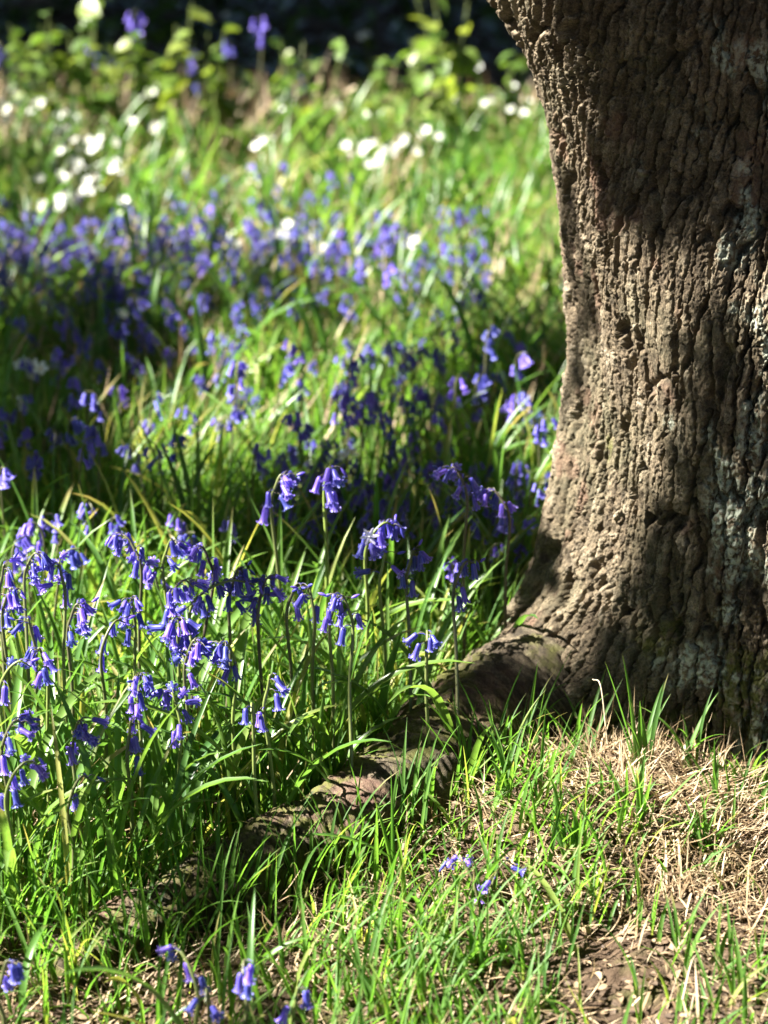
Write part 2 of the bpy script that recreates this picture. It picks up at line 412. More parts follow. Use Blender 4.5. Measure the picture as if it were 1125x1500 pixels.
# ------------------------------------------------------------------ blades, leaves
def blades(P, az, ln, wd, b0, b1, seg=6, rows=2, twist=None, fold=.25, pw=1.6, rnd=None, shape='grass'):
    """ribbons: P roots, az heading, ln length, wd width, b0 lean at the base, b1 extra bend to the tip"""
    n = len(P); t = np.linspace(0, 1, seg+1)
    ph = b0[:, None] + b1[:, None]*t[None]**pw
    ds = ln[:, None]/seg
    mid = (ph[:, 1:]+ph[:, :-1])/2
    hx = np.concatenate([np.zeros((n, 1)), np.cumsum(np.sin(mid)*ds, 1)], 1)
    hz = np.concatenate([np.zeros((n, 1)), np.cumsum(np.cos(mid)*ds, 1)], 1)
    dirx, diry = np.cos(az), np.sin(az)
    tw = np.zeros(n) if twist is None else twist
    ca = az[:, None]+PI/2 + tw[:, None]*t[None]
    ctr = np.stack([P[:, 0, None]+dirx[:, None]*hx, P[:, 1, None]+diry[:, None]*hx, P[:, 2, None]+hz], -1)
    if shape == 'grass': prof = (.55+.45*np.minimum(1, t/.25))*np.clip(1-t**2.6, 0, 1)+.03
    else: prof = (.5+.5*np.minimum(1, t/.3))*np.clip(1-t**5, 0, 1)**.8+.03
    hw = .5*wd[:, None]*prof[None]
    side = np.stack([np.cos(ca), np.sin(ca), 0*ca], -1)
    up = np.stack([-dirx[:, None]*np.cos(ph), -diry[:, None]*np.cos(ph), np.sin(ph)], -1)
    if rows == 2:
        V = np.stack([ctr-side*hw[..., None], ctr+side*hw[..., None]], 2)
    else:
        lift = up*(hw*fold*2)[..., None]
        V = np.stack([ctr-side*hw[..., None]+lift, ctr, ctr+side*hw[..., None]+lift], 2)
    base = np.arange(n)[:, None, None]*(seg+1)*rows
    s = np.arange(seg)[None, :, None]; c = np.arange(rows-1)[None, None, :]
    a = base+s*rows+c
    Q = np.stack([a, a+1, a+rows+1, a+rows], -1).reshape(-1, 4)
    rnd = R.random(n) if rnd is None else rnd
    return V.reshape(-1, 3), Q, np.repeat(rnd, (seg+1)*rows), np.tile(np.repeat(t, rows), n)

def join(parts):
    V, Q, A, T, n = [], [], [], [], 0
    for v, q, a, t in parts:
        V.append(v); Q.append(q+n); A.append(a); T.append(t); n += len(v)
    return np.concatenate(V), np.concatenate(Q), np.concatenate(A), np.concatenate(T)

def blade_obj(name, parts, m, parent=None, **props):
    V, Q, A, T = join(parts)
    return link(name, mesh_np(name, V, Q, [m], {'rnd': A, 'tt': T}), parent, **props)

def leaf_cards(P, size, nrm=None, rnd=None, ratio=.6):
    """pointed, slightly folded leaves with a random turn"""
    n = len(P)
    az = R.random(n)*2*PI; el = R.normal(0, .55, n) if nrm is None else nrm
    f = np.stack([np.cos(az)*np.cos(el), np.sin(az)*np.cos(el), np.sin(el)], -1)
    s = np.stack([-np.sin(az), np.cos(az), R.normal(0, .5, n)], -1); s /= np.linalg.norm(s, axis=1)[:, None]
    u = np.cross(f, s)
    size = np.broadcast_to(size, (n,))[:, None]
    prof = [(0, .02), (.22, .36), (.5, .5), (.78, .30), (1, .01)]
    rowsV = []
    for t, w in prof:
        c = P + f*size*t - u*size*(.22*t*t)
        e = s*size*w*ratio; l = u*size*w*.18
        rowsV += [c-e+l, c, c+e+l]
    V = np.stack(rowsV, 1); k = 15
    q = np.array([(r*3+c, r*3+c+1, r*3+c+4, r*3+c+3) for r in range(4) for c in range(2)])
    Q = (np.arange(n)[:, None, None]*k + q[None]).reshape(-1, 4)
    rnd = R.random(n) if rnd is None else rnd
    return V.reshape(-1, 3), Q, np.repeat(rnd, k), np.zeros(n*k)

def in_poly(x, y, poly):
    inside = np.zeros(len(x), bool); j = len(poly)-1
    for i in range(len(poly)):
        xi, yi = poly[i]; xj, yj = poly[j]
        c = ((yi > y) != (yj > y)) & (x < (xj-xi)*(y-yi)/(yj-yi+1e-12)+xi)
        inside ^= c; j = i
    return inside

# ------------------------------------------------------------------ oak crown: unseen leaves added to cast shade on meadow and bark
SHADE = [   # (outline of the shade on the grass in photo pixels, leaf layers, leaf size, height of the grass tops)
    ([(790, 690), (790, 800), (745, 870), (640, 880), (560, 870), (470, 850), (300, 800), (170, 790), (60, 800), (-60, 800), (-60, 600), (90, 640), (170, 640), (250, 755), (380, 745), (450, 705), (550, 665), (650, 700)], 4.2, .05, .09),
    ([(850, 390), (850, 500), (745, 560), (690, 650), (560, 670), (570, 575), (700, 430)], 4.2, .045, .13),
    ([(-60, 420), (120, 400), (215, 430), (245, 490), (190, 590), (110, 630), (50, 580), (-60, 580)], 3.0, .045, .13),
    ([(-60, 345), (300, 335), (470, 385), (420, 445), (200, 430), (-60, 430)], .7, .045, .15),
    ([(640, 885), (690, 885), (690, 960), (650, 975), (610, 920)], 2.2, .04, .05),
    ([(410, 1225), (330, 1265), (230, 1325), (250, 1400), (360, 1330), (440, 1270)], 2.0, .035, .04),
    ([(715, 990), (640, 1060), (610, 1100), (640, 1150), (720, 1100), (760, 1040)], 2.0, .035, .05),
    ([(270, 1380), (340, 1340), (390, 1500), (230, 1510)], 1.4, .035, .05),
    ([(400, -40), (1100, -40), (1100, 95), (600, 105), (420, 60)], 1.6, .07, .10),
    ([(640, 655), (800, 660), (800, 850), (680, 860), (640, 770)], 2.0, .04, .22),
    ([(370, 640), (600, 630), (600, 665), (380, 668)], 1.6, .035, .16),
    ([(-60, 170), (110, 180), (130, 300), (-60, 330)], .9, .06, .14),
]
TRUNK_SHADE = [
    ([(965, -20), (945, 100), (905, 165), (880, 240), (870, 300), (905, 345), (955, 320), (1000, 305), (1060, 250), (1130, 190), (1130, -20)], 3.2),
    ([(815, 260), (845, 320), (862, 380), (858, 460), (866, 560), (850, 610), (825, 620), (815, 450)], 1.3),
    ([(1000, 620), (1060, 540), (1130, 500), (1130, 1150), (890, 1150), (885, 1000), (915, 900), (930, 800), (975, 720)], .95),
    ([(900, 900), (820, 975), (745, 1025), (740, 1090), (760, 1150), (1000, 1130), (900, 890)], 1.3),
]
def build_shade_crown():
    pts, szs = [], []
    for poly, lay, ls, *zz in SHADE:
        zg = zz[0] if zz else .10
        W = np.array([at(x, y, zg)[:2] for x, y in poly])
        lo, hi = W.min(0), W.max(0)
        cnt = int((hi-lo).prod()*lay/(ls*ls*.17))
        p = lo + R.random((cnt, 2))*(hi-lo)
        # ragged edge
        jx = p[:, 0] + .05*fbm(p[:, 0]*9, p[:, 1]*9, 301, 3); jy = p[:, 1] + .12*fbm(p[:, 0]*9, p[:, 1]*6, 302, 3)
        keep = in_poly(jx, jy, W) & (fbm(p[:, 0]*7, p[:, 1]*5, 303, 3) > (-.38 if lay < 2.1 else -.8))
        p = p[keep]
        z = 2.0 + .5*R.random(len(p)) + .35*vnoise(p[:, 0]*1.2, p[:, 1]*1.2, 9)
        s = (z-zg)/SUN[2]
        pts.append(np.column_stack([p[:, 0]+SUN[0]*s, p[:, 1]+SUN[1]*s, z])); szs.append(np.full(len(p), ls)*(.75+.5*R.random(len(p))))
    # dapples on the bark (outlines in photo pixels)
    for poly, lay in TRUNK_SHADE:
        A = np.array(poly, float); lo, hi = A.min(0), A.max(0); ls = .035
        cnt = int((hi-lo).prod()/1300**2*lay/(ls*ls*.13)*1.2)
        q = lo+R.random((cnt, 2))*(hi-lo); jx = q[:, 0]+14*fbm(q[:, 0]/70, q[:, 1]/70, 311, 3); jy = q[:, 1]+22*fbm(q[:, 0]/70, q[:, 1]/70, 312, 3)
        q = q[in_poly(jx, jy, A)]
        D = np.array([ray(x, y) for x, y in q]); D /= np.linalg.norm(D, axis=1)[:, None]
        t = np.full(len(q), 1.6); live = np.ones(len(q), bool)
        for _ in range(240):
            P0 = np.array([0, 0, CAM_H])+t[:, None]*D
            live &= ~(np.hypot(P0[:, 0]-TX, P0[:, 1]-TY) < trunk_r(np.arctan2(P0[:, 1]-TY, P0[:, 0]-TX) % (2*PI), np.clip(P0[:, 2], -.08, .95)))
            t = np.where(live, t+.008, t)
        P0 = P0[~live]; z = 2.3+.6*R.random(len(P0))
        pts.append(P0+SUN[None]*((z-P0[:, 2])/SUN[2])[:, None]); szs.append(ls*(.7+.6*R.random(len(P0))))
    # scattered single leaves: light flecks over the whole glade
    lo, hi = np.array([-1.2, 1.6]), np.array([1.4, 6.8])
    p = lo + R.random((520, 2))*(hi-lo); k = fbm(p[:, 0]*2.2, p[:, 1]*2.2, 305, 3) > .12; p = p[k]
    z = 2.2+.6*R.random(len(p)); s = z/SUN[2]
    pts.append(np.column_stack([p[:, 0]+SUN[0]*s, p[:, 1]+SUN[1]*s, z])); szs.append(np.full(len(p), .055))
    # high crown leaves, added over glade and viewer to block sky light
    n = 15000
    pts.append(np.column_stack([R.uniform(-2.2, 8, n), R.uniform(-7, 8.5, n), R.uniform(5.0, 6.8, n)])); szs.append(np.full(n, .26))
    P = np.concatenate(pts)-np.array([TX, TY, 0]); S = np.concatenate(szs)
    blade_obj('crown', [leaf_cards(P, S)], M_CANOPY, OAK)
    # the fork and the limbs that carry the crown, above the picture
    for pts, r0, r1 in (([(-.12, -.05, 1.15), (-.45, .3, 1.75), (-1.1, 1.4, 2.2), (-2.0, 2.2, 2.5), (-3.2, 2.6, 2.7)], .16, .02),
                        ([(-1.1, 1.4, 2.2), (-1.9, 2.6, 2.6), (-2.8, 3.8, 2.8)], .05, .012),
                        ([(.12, .02, 1.2), (.3, .1, 2.4), (.2, .3, 4.5), (.5, .2, 6.5)], .24, .08)):
        V, Q = tube(spline(pts, 24), np.linspace(r0, r1, 24), 14)
        link('limb', mesh_np('limb', V, Q, [M_BARKFAR]), OAK)
build_shade_crown()

# ------------------------------------------------------------------ grass
def trunk_clear(x, y):
    th = np.arctan2(y-TY, x-TX) % (2*PI)
    return np.hypot(x-TX, y-TY) > trunk_r(th, np.full_like(th, .06))+.0
_rp = spline(ROOT, 60); _rr = np.interp(np.linspace(0, 1, 60), np.linspace(0, 1, 8), ROOT_R)
def root_clear(x, y, k=1.0):
    d = np.sqrt((x[:, None]-_rp[None, :, 0])**2 + (y[:, None]-_rp[None, :, 1])**2) - k*_rr[None]
    return d.min(1) > 0

def scatter(dens, y0, y1, margin=.16, keep=None):
    w1 = .165*(y1+.3)+margin
    n = int(dens*2*w1*(y1-y0))
    x = (R.random(n)*2-1)*w1; y = y0+R.random(n)*(y1-y0)
    k = np.abs(x) < .165*(y+.3)+margin
    x, y = x[k], y[k]
    k = trunk_clear(x, y) & root_clear(x, y)
    x, y = x[k], y[k]
    if keep is not None:
        k = R.random(len(x)) < keep(x, y); x, y = x[k], y[k]
    return np.column_stack([x, y, hgt(x, y)-.004])

def px_of(x, y, z):
    d0, d1, d2 = x, y, z-CAM_H
    Z = d1*cp - d2*sp; b = -(d1*sp + d2*cp)
    return 562.5+F*d0/Z, 750+F*b/Z

def build_grass():
    parts = []
    # meadow beyond the root, in focus
    def far_side(x, y): return (~near_side(x, y))*np.clip(.75+.6*fbm(x*4, y*4, 401, 3), .2, 1)
    P = scatter(8500, 1.95, 3.5, keep=far_side); n = len(P)
    sz = np.clip(.8+.5*fbm(P[:, 0]*3, P[:, 1]*3, 402, 2), .5, 1.4)
    wind = fbm(P[:, 0]*2.0, P[:, 1]*2.0, 403, 2)*2.6 + .4
    parts.append(blades(P, wind+R.normal(0, 1.1, n), (.085+.10*R.random(n))*sz, .0028+.0036*R.random(n)**1.4, np.abs(R.normal(.16, .18, n)), np.abs(R.normal(.65, .5, n)), 7, 3, R.normal(0, .8, n), rnd=np.clip(R.normal(.54, .22, n)+.15*fbm(P[:, 0]*3, P[:, 1]*3, 404, 2), 0, .95)))
    # further off
    for dens, y0, y1, w in ((10500, 3.5, 4.8, .0042), (6800, 4.8, 6.15, .0058)):
        P = scatter(dens, y0, y1, .25); n = len(P)
        wind = fbm(P[:, 0]*1.3, P[:, 1]*1.3, 413, 2)*2.6 + .4
        sz = np.clip(.85+.7*fbm(P[:, 0]*2, P[:, 1]*2, 412, 2), .45, 1.5)
        parts.append(blades(P, wind+R.normal(0, 1.1, n), (.075+.085*R.random(n))*sz, w*(.6+.8*R.random(n)), np.abs(R.normal(.12, .16, n)), np.abs(R.normal(.6, .5, n)), 5, 2, R.normal(0, .8, n), rnd=np.clip(R.normal(.55, .17, n)+.25*fbm(P[:, 0]*1.5, P[:, 1]*1.5, 414, 2), 0, .95)))
    # camera's side of the root: patchy turf over soil and thatch
    def near_keep(x, y):
        px, py = px_of(x, y, hgt(x, y))
        bare = .92*np.exp(-((px-930)/130)**2-((py-1120)/60)**2) + .8*np.exp(-((px-1080)/90)**2-((py-1270)/55)**2) + 1.1*np.exp(-((px-890)/100)**2-((py-1440)/65)**2)
        rd = np.sqrt((x[:, None]-_rp[None, :, 0])**2 + (y[:, None]-_rp[None, :, 1])**2).min(1)
        pat = sstep(.03, .16, rd)*sstep(-.30, .22, fbm(x*9, y*9, 421, 3)+.12-.10*sstep(500, 900, px))
        return near_side(x, y)*pat*np.clip(1-1.25*bare, .015, 1)
    P = scatter(5400, 1.72, 2.72, keep=near_keep); n = len(P)
    wind = fbm(P[:, 0]*5, P[:, 1]*5, 423, 2)*3
    parts.append(blades(P, wind+R.normal(0, 1.2, n), (.032+.075*R.random(n)**1.4)*np.clip(1.05-.35*sstep(.1, .4, P[:, 0]), .5, 1.2), .0028+.0034*R.random(n)**1.3, np.abs(R.normal(.28, .28, n)), np.abs(R.normal(.6, .5, n)), 7, 3, R.normal(0, .9, n), rnd=np.clip(R.normal(.46, .22, n), 0, .97)))
    # a few taller blades standing in front of the root
    P = scatter(700, 1.75, 2.5, keep=lambda x, y: near_side(x, y)*sstep(.28, .05, x)*.6); n = len(P)
    parts.append(blades(P, R.random(n)*2*PI, 0.06+.08*R.random(n), .0035+.0025*R.random(n), np.abs(R.normal(.12, .15, n)), np.abs(R.normal(.5, .35, n)), 8, 3, R.normal(0, .7, n), rnd=np.clip(R.normal(.4, .2, n), 0, .9)))
    k = R.integers(14, 58, 430); off = R.normal(0, 1, 430); nx = np.gradient(_rp, axis=0); nx = np.column_stack([-nx[:, 1], nx[:, 0]]); nx /= np.linalg.norm(nx, axis=1)[:, None]
    q = _rp[k, :2] + nx[k]*(np.sign(off)*(_rr[k]*.8+.02*np.abs(off)))[:, None]; q = q[trunk_clear(q[:, 0], q[:, 1])]
    P = np.column_stack([q, hgt(q[:, 0], q[:, 1])-.004]); n = len(P)
    parts.append(blades(P, R.random(n)*2*PI, .06+.09*R.random(n), .0025+.003*R.random(n), np.abs(R.normal(.2, .2, n)), np.abs(R.normal(.6, .45, n)), 8, 3, R.normal(0, .8, n), rnd=np.clip(R.normal(.42, .22, n), 0, .95)))
    blade_obj('grass', parts, M_GRASS, kind='stuff', label='sunlit green grass of the glade around the oak')
    # broad bluebell leaves among the grass
    parts = []
    def lk(x, y):
        px, py = px_of(x, y, 0*x+.06)
        return (~near_side(x, y))*np.clip(.35+.9*np.exp(-((px-330)/330)**2-((py-1120)/220)**2)+.4*fbm(x*3, y*3, 431, 2), 0, 1)
    P = scatter(1500, 2.0, 3.7, keep=lk); n = len(P)
    parts.append(blades(P, R.random(n)*2*PI, .15+.12*R.random(n), .0050+.0050*R.random(n), np.abs(R.normal(.2, .18, n)), np.abs(R.normal(.8, .5, n)), 9, 3, R.normal(0, .5, n), fold=.3, shape='strap', rnd=np.clip(R.normal(.58, .24, n), 0, 1)))
    P = scatter(320, 3.7, 6.0); n = len(P)
    parts.append(blades(P, R.random(n)*2*PI, .16+.12*R.random(n), .008+.006*R.random(n), np.abs(R.normal(.25, .2, n)), np.abs(R.normal(1.0, .45, n)), 6, 3, R.normal(0, .5, n), fold=.3, shape='strap', rnd=np.clip(R.normal(.42, .24, n), 0, 1)))
    P = scatter(70, 1.75, 2.4, keep=lambda x, y: near_side(x, y)*sstep(.3, .1, x)); n = len(P)
    parts.append(blades(P, R.random(n)*2*PI, .09+.07*R.random(n), .006+.004*R.random(n), np.abs(R.normal(.5, .3, n)), np.abs(R.normal(.9, .4, n)), 8, 3, R.normal(0, .5, n), fold=.3, shape='strap', rnd=np.clip(R.normal(.75, .25, n), 0, 1)))
    blade_obj('bluebell_foliage', parts, M_LEAF, kind='stuff', label='broad arching bluebell leaves filling the grass')
    # dead thatch on the mound and between the tufts
    parts = []
    def sk(x, y):
        px, py = px_of(x, y, hgt(x, y))
        a = np.exp(-((px-930)/190)**2-((py-1130)/85)**2) + np.exp(-((px-1070)/130)**2-((py-1270)/80)**2) + .28
        a = a*np.clip(1-.9*np.exp(-((px-890)/120)**2-((py-1440)/65)**2), 0, 1)
        return near_side(x, y)*np.clip(a, 0, 1)
    P = scatter(34000, 1.72, 2.72, keep=sk); n = len(P); P[:, 2] += .004+.014*R.random(n)
    flow = 1.1 + 2.2*fbm(P[:, 0]*6, P[:, 1]*6, 441, 2)
    parts.append(blades(P, flow+R.normal(0, .6, n)+PI*(R.random(n) > .5), .015+.060*R.random(n)**1.8, .0008+.0022*R.random(n)**2.2, R.normal(1.25, .32, n), R.normal(.3, .8, n), 6, 2, R.normal(0, 1.0, n), pw=1.2))
    P = scatter(2600, 1.95, 3.4, keep=lambda x, y: ~near_side(x, y)*.8); n = len(P); P[:, 2] += .01
    parts.append(blades(P, R.random(n)*2*PI, .05+.09*R.random(n), .0013+.0014*R.random(n), np.abs(R.normal(1.0, .35, n)), R.normal(.3, .4, n), 5, 2, R.normal(0, .8, n)))
    P = scatter(600, 3.4, 6.5); n = len(P); P[:, 2] += .03
    parts.append(blades(P, R.random(n)*2*PI, .10+.10*R.random(n), .003+.002*R.random(n), np.abs(R.normal(.7, .35, n)), R.normal(.3, .4, n), 5, 2, R.normal(0, .8, n)))
    P = scatter(15000, 1.72, 2.72, keep=near_side); n = len(P); P[:, 2] += .006
    blade_obj('leaf_litter', [leaf_cards(P, .005+.011*R.random(n)**2, R.normal(0, .35, n))], M_LITTER, kind='stuff', label='crumbs of brown leaf litter on the soil')
    blade_obj('dead_grass', parts, M_STRAW, kind='stuff', label='pale dead grass thatch over the mound at the foot of the oak')
build_grass()

# ------------------------------------------------------------------ bluebells
def bell_geo(acc, M=None, open_=1.0, length=.019, lod=0, mslot=0):
    """six tepals forming a tube with tips rolled back; hangs down -Z from the origin"""
    prof = [(0, .0010), (.05, .0024), (.2, .0030), (.5, .0031), (.74, .0034), (.89, .0036+.0007*open_), (1.0, .0036+.0024*open_), (.995, .0036+.0038*open_), (.91, .0036+.0037*open_)]
    wid = [.60, .62, .60, .56, .52, .44, .32, .20, .05]
    if lod: prof = [prof[i] for i in (0, 2, 4, 6, 8)]; wid = [.6, .62, .6, .40, .12]
    for k in range(6):
        c = k*PI/3; V = []; a = []
        off = .0003*(k % 2)
        for (z, r), w in zip(prof, wid):
            for j in (-1, 0, 1):
                rr = r + off + (.0004 if j == 0 else 0)
                V.append((rr*math.cos(c+j*w), rr*math.sin(c+j*w), -z*length)); a.append((.12 if j == 0 else .62) + .38*max(0, z-.7)/.3*(1 if r > .005 else 0))
        V = np.array(V)
        if M is not None: V = V@M[:3, :3].T + M[:3, 3]
        acc.add(V, grid_quads(len(prof), 3), mslot, np.clip(a, 0, 1))

def bud_geo(acc, length=.013, rad=.0021, mslot=0, M=None):
    t = np.linspace(0, 1, 8); r = rad*np.sin(np.clip(t*1.02, .04, 1)*PI)**.6*(1-.25*t)+.0002
    V, Q = tube(np.column_stack([0*t, 0*t, -t*length]), r, 8)
    if M is not None: V = V@M[:3, :3].T + M[:3, 3]
    acc.add(V, Q, mslot, .3)

def M4(loc=(0, 0, 0), rx=0, ry=0, rz=0, s=1.0):
    m = Matrix.Translation(loc) @ Matrix.Rotation(rz, 4, 'Z') @ Matrix.Rotation(ry, 4, 'Y') @ Matrix.Rotation(rx, 4, 'X') @ Matrix.Scale(s, 4)
    return np.array(m)

def flower_mesh(name, tilt, kind, ln, open_):
    """a pedicel arching out along +X and the bell hanging from it, tilted outwards by tilt"""
    acc = Acc(); reach = .010+.004*tilt
    ped = spline([(0, 0, 0), (reach*.5, 0, .004), (reach, 0, .001)], 7)
    V, Q = tube(ped, .0006, 5); acc.add(V, Q, 1, .1)
    V, Q = tube([(0, 0, 0), (.004, .002, .003), (.010, .003, .0025)], [.0007, .0006, .0002], 4); acc.add(V, Q, 0, .3)   # bract
    M = M4((reach, 0, .001), ry=-tilt)
    if kind == 'bud': bud_geo(acc, ln, .0021, 0, M)
    else:
        bell_geo(acc, M, open_, ln)
        V, Q = tube([(0, 0, -ln*.3), (0, 0, -ln*.85)], [.0004, .0005], 5); acc.add(V@M[:3, :3].T+M[:3, 3], Q, 2, .9)
    return acc.mesh(name, [M_BLUE, M_STEM, M_WHITE])
BELLS = [flower_mesh('flower', t, 'bell', l, o) for t, l, o in ((.12, .0205, 1.0), (.45, .0195, 1.1), (.25, .021, .75), (.8, .019, .9), (.0, .020, 1.15), (1.25, .019, 1.1))]
BUDS = [flower_mesh('bud', t, 'bud', l, 0) for t, l in ((1.0, .013), (.5, .016), (1.9, .012))]
STRAP = []
for k in range(5):
    n = 1
    STRAP.append(mesh_np('leaf', *blades(np.zeros((1, 3)), np.array([0.]), np.array([.19+.02*k]), np.array([.008+.001*k]), np.array([.25]), np.array([.9+.15*k]), 10, 3, np.array([.3*(k-2)]), .3, shape='strap', rnd=np.array([.2+.15*k]))[:2], [M_LEAF]))
for me, k in zip(STRAP, range(5)):
    for nm, v in (('rnd', .25+.13*k), ('tt', .5)):
        a = me.attributes.new(nm, 'FLOAT', 'POINT'); a.data.foreach_set('value', np.full(len(me.vertices), v, np.float32))

def near_bluebell(x, y, z, n, side, lean, label, group=None, green=.35, leaves=2, size=1.0, spread=.060, buds=2):
    """head centred on photo pixel (x, y) at height z; side: heading of the nodding tip"""
    if spread == .060: spread = random.choice((.008, .014, .020, .030, .045))
    top = at(x, y, z); gx = top[0]-lean[0]; gy = top[1]-lean[1]; gz = float(hgt(gx, gy))
    root = link('bluebell', None, loc=(gx, gy, gz)); tag(root, label, 'bluebell', group)
    rel = top-np.array([gx, gy, gz])
    sx, sy = math.cos(side), math.sin(side)
    h = rel[2]
    pts = [(0, 0, -.01), (rel[0]*.25+.004*random.uniform(-1, 1), rel[1]*.25, h*.35), (rel[0]*.7, rel[1]*.7, h*.72),
           (rel[0]-sx*.004, rel[1]-sy*.004, h*1.0), (rel[0]+sx*spread*.10, rel[1]+sy*spread*.10, h+.026), (rel[0]+sx*spread*.42, rel[1]+sy*spread*.42, h+.040), (rel[0]+sx*spread*.70, rel[1]+sy*spread*.70, h+.034)]
    path = spline(pts, 40); acc = Acc()
    V, Q = tube(path, np.interp(np.linspace(0, 1, 40), [0, .65, 1], [.0024, .0018, .0008])*size, 8); acc.add(V, Q, 0, green if green != .35 else random.uniform(.25, .85))
    link('stem', acc.mesh('stem', [M_STEM]), root)
    # flowers along the last part of the stem, mostly on the nodding side
    n = int(n*1.3) if n > 5 else n
    for i in range(n):
        u = i/max(1, n-1); t = (.53 if n > 4 else .60)+(.46 if n > 4 else .34)*u
        p = path[min(39, int(t*39))]
        isbud = i >= n-buds
        me = random.choice(BUDS if isbud else BELLS)
        o = link(me.name.split('.')[0], me, root)
        o.location = p
        a = side + (random.uniform(-1.3, 1.3) if u > .35 else random.choice((-1, 1))*random.uniform(.3, 2.4))
        o.rotation_euler = (random.uniform(-.2, .2), random.uniform(-.25, .2), a)
        s = size*random.uniform(.80, .98)*(1-.12*u); o.scale = (s, s, s)
    for k in range(leaves):
        o = link('leaf', random.choice(STRAP), root); o.rotation_euler = (0, 0, random.uniform(0, 6.28)); s = random.uniform(.8, 1.15); o.scale = (s, s, s)
    return root

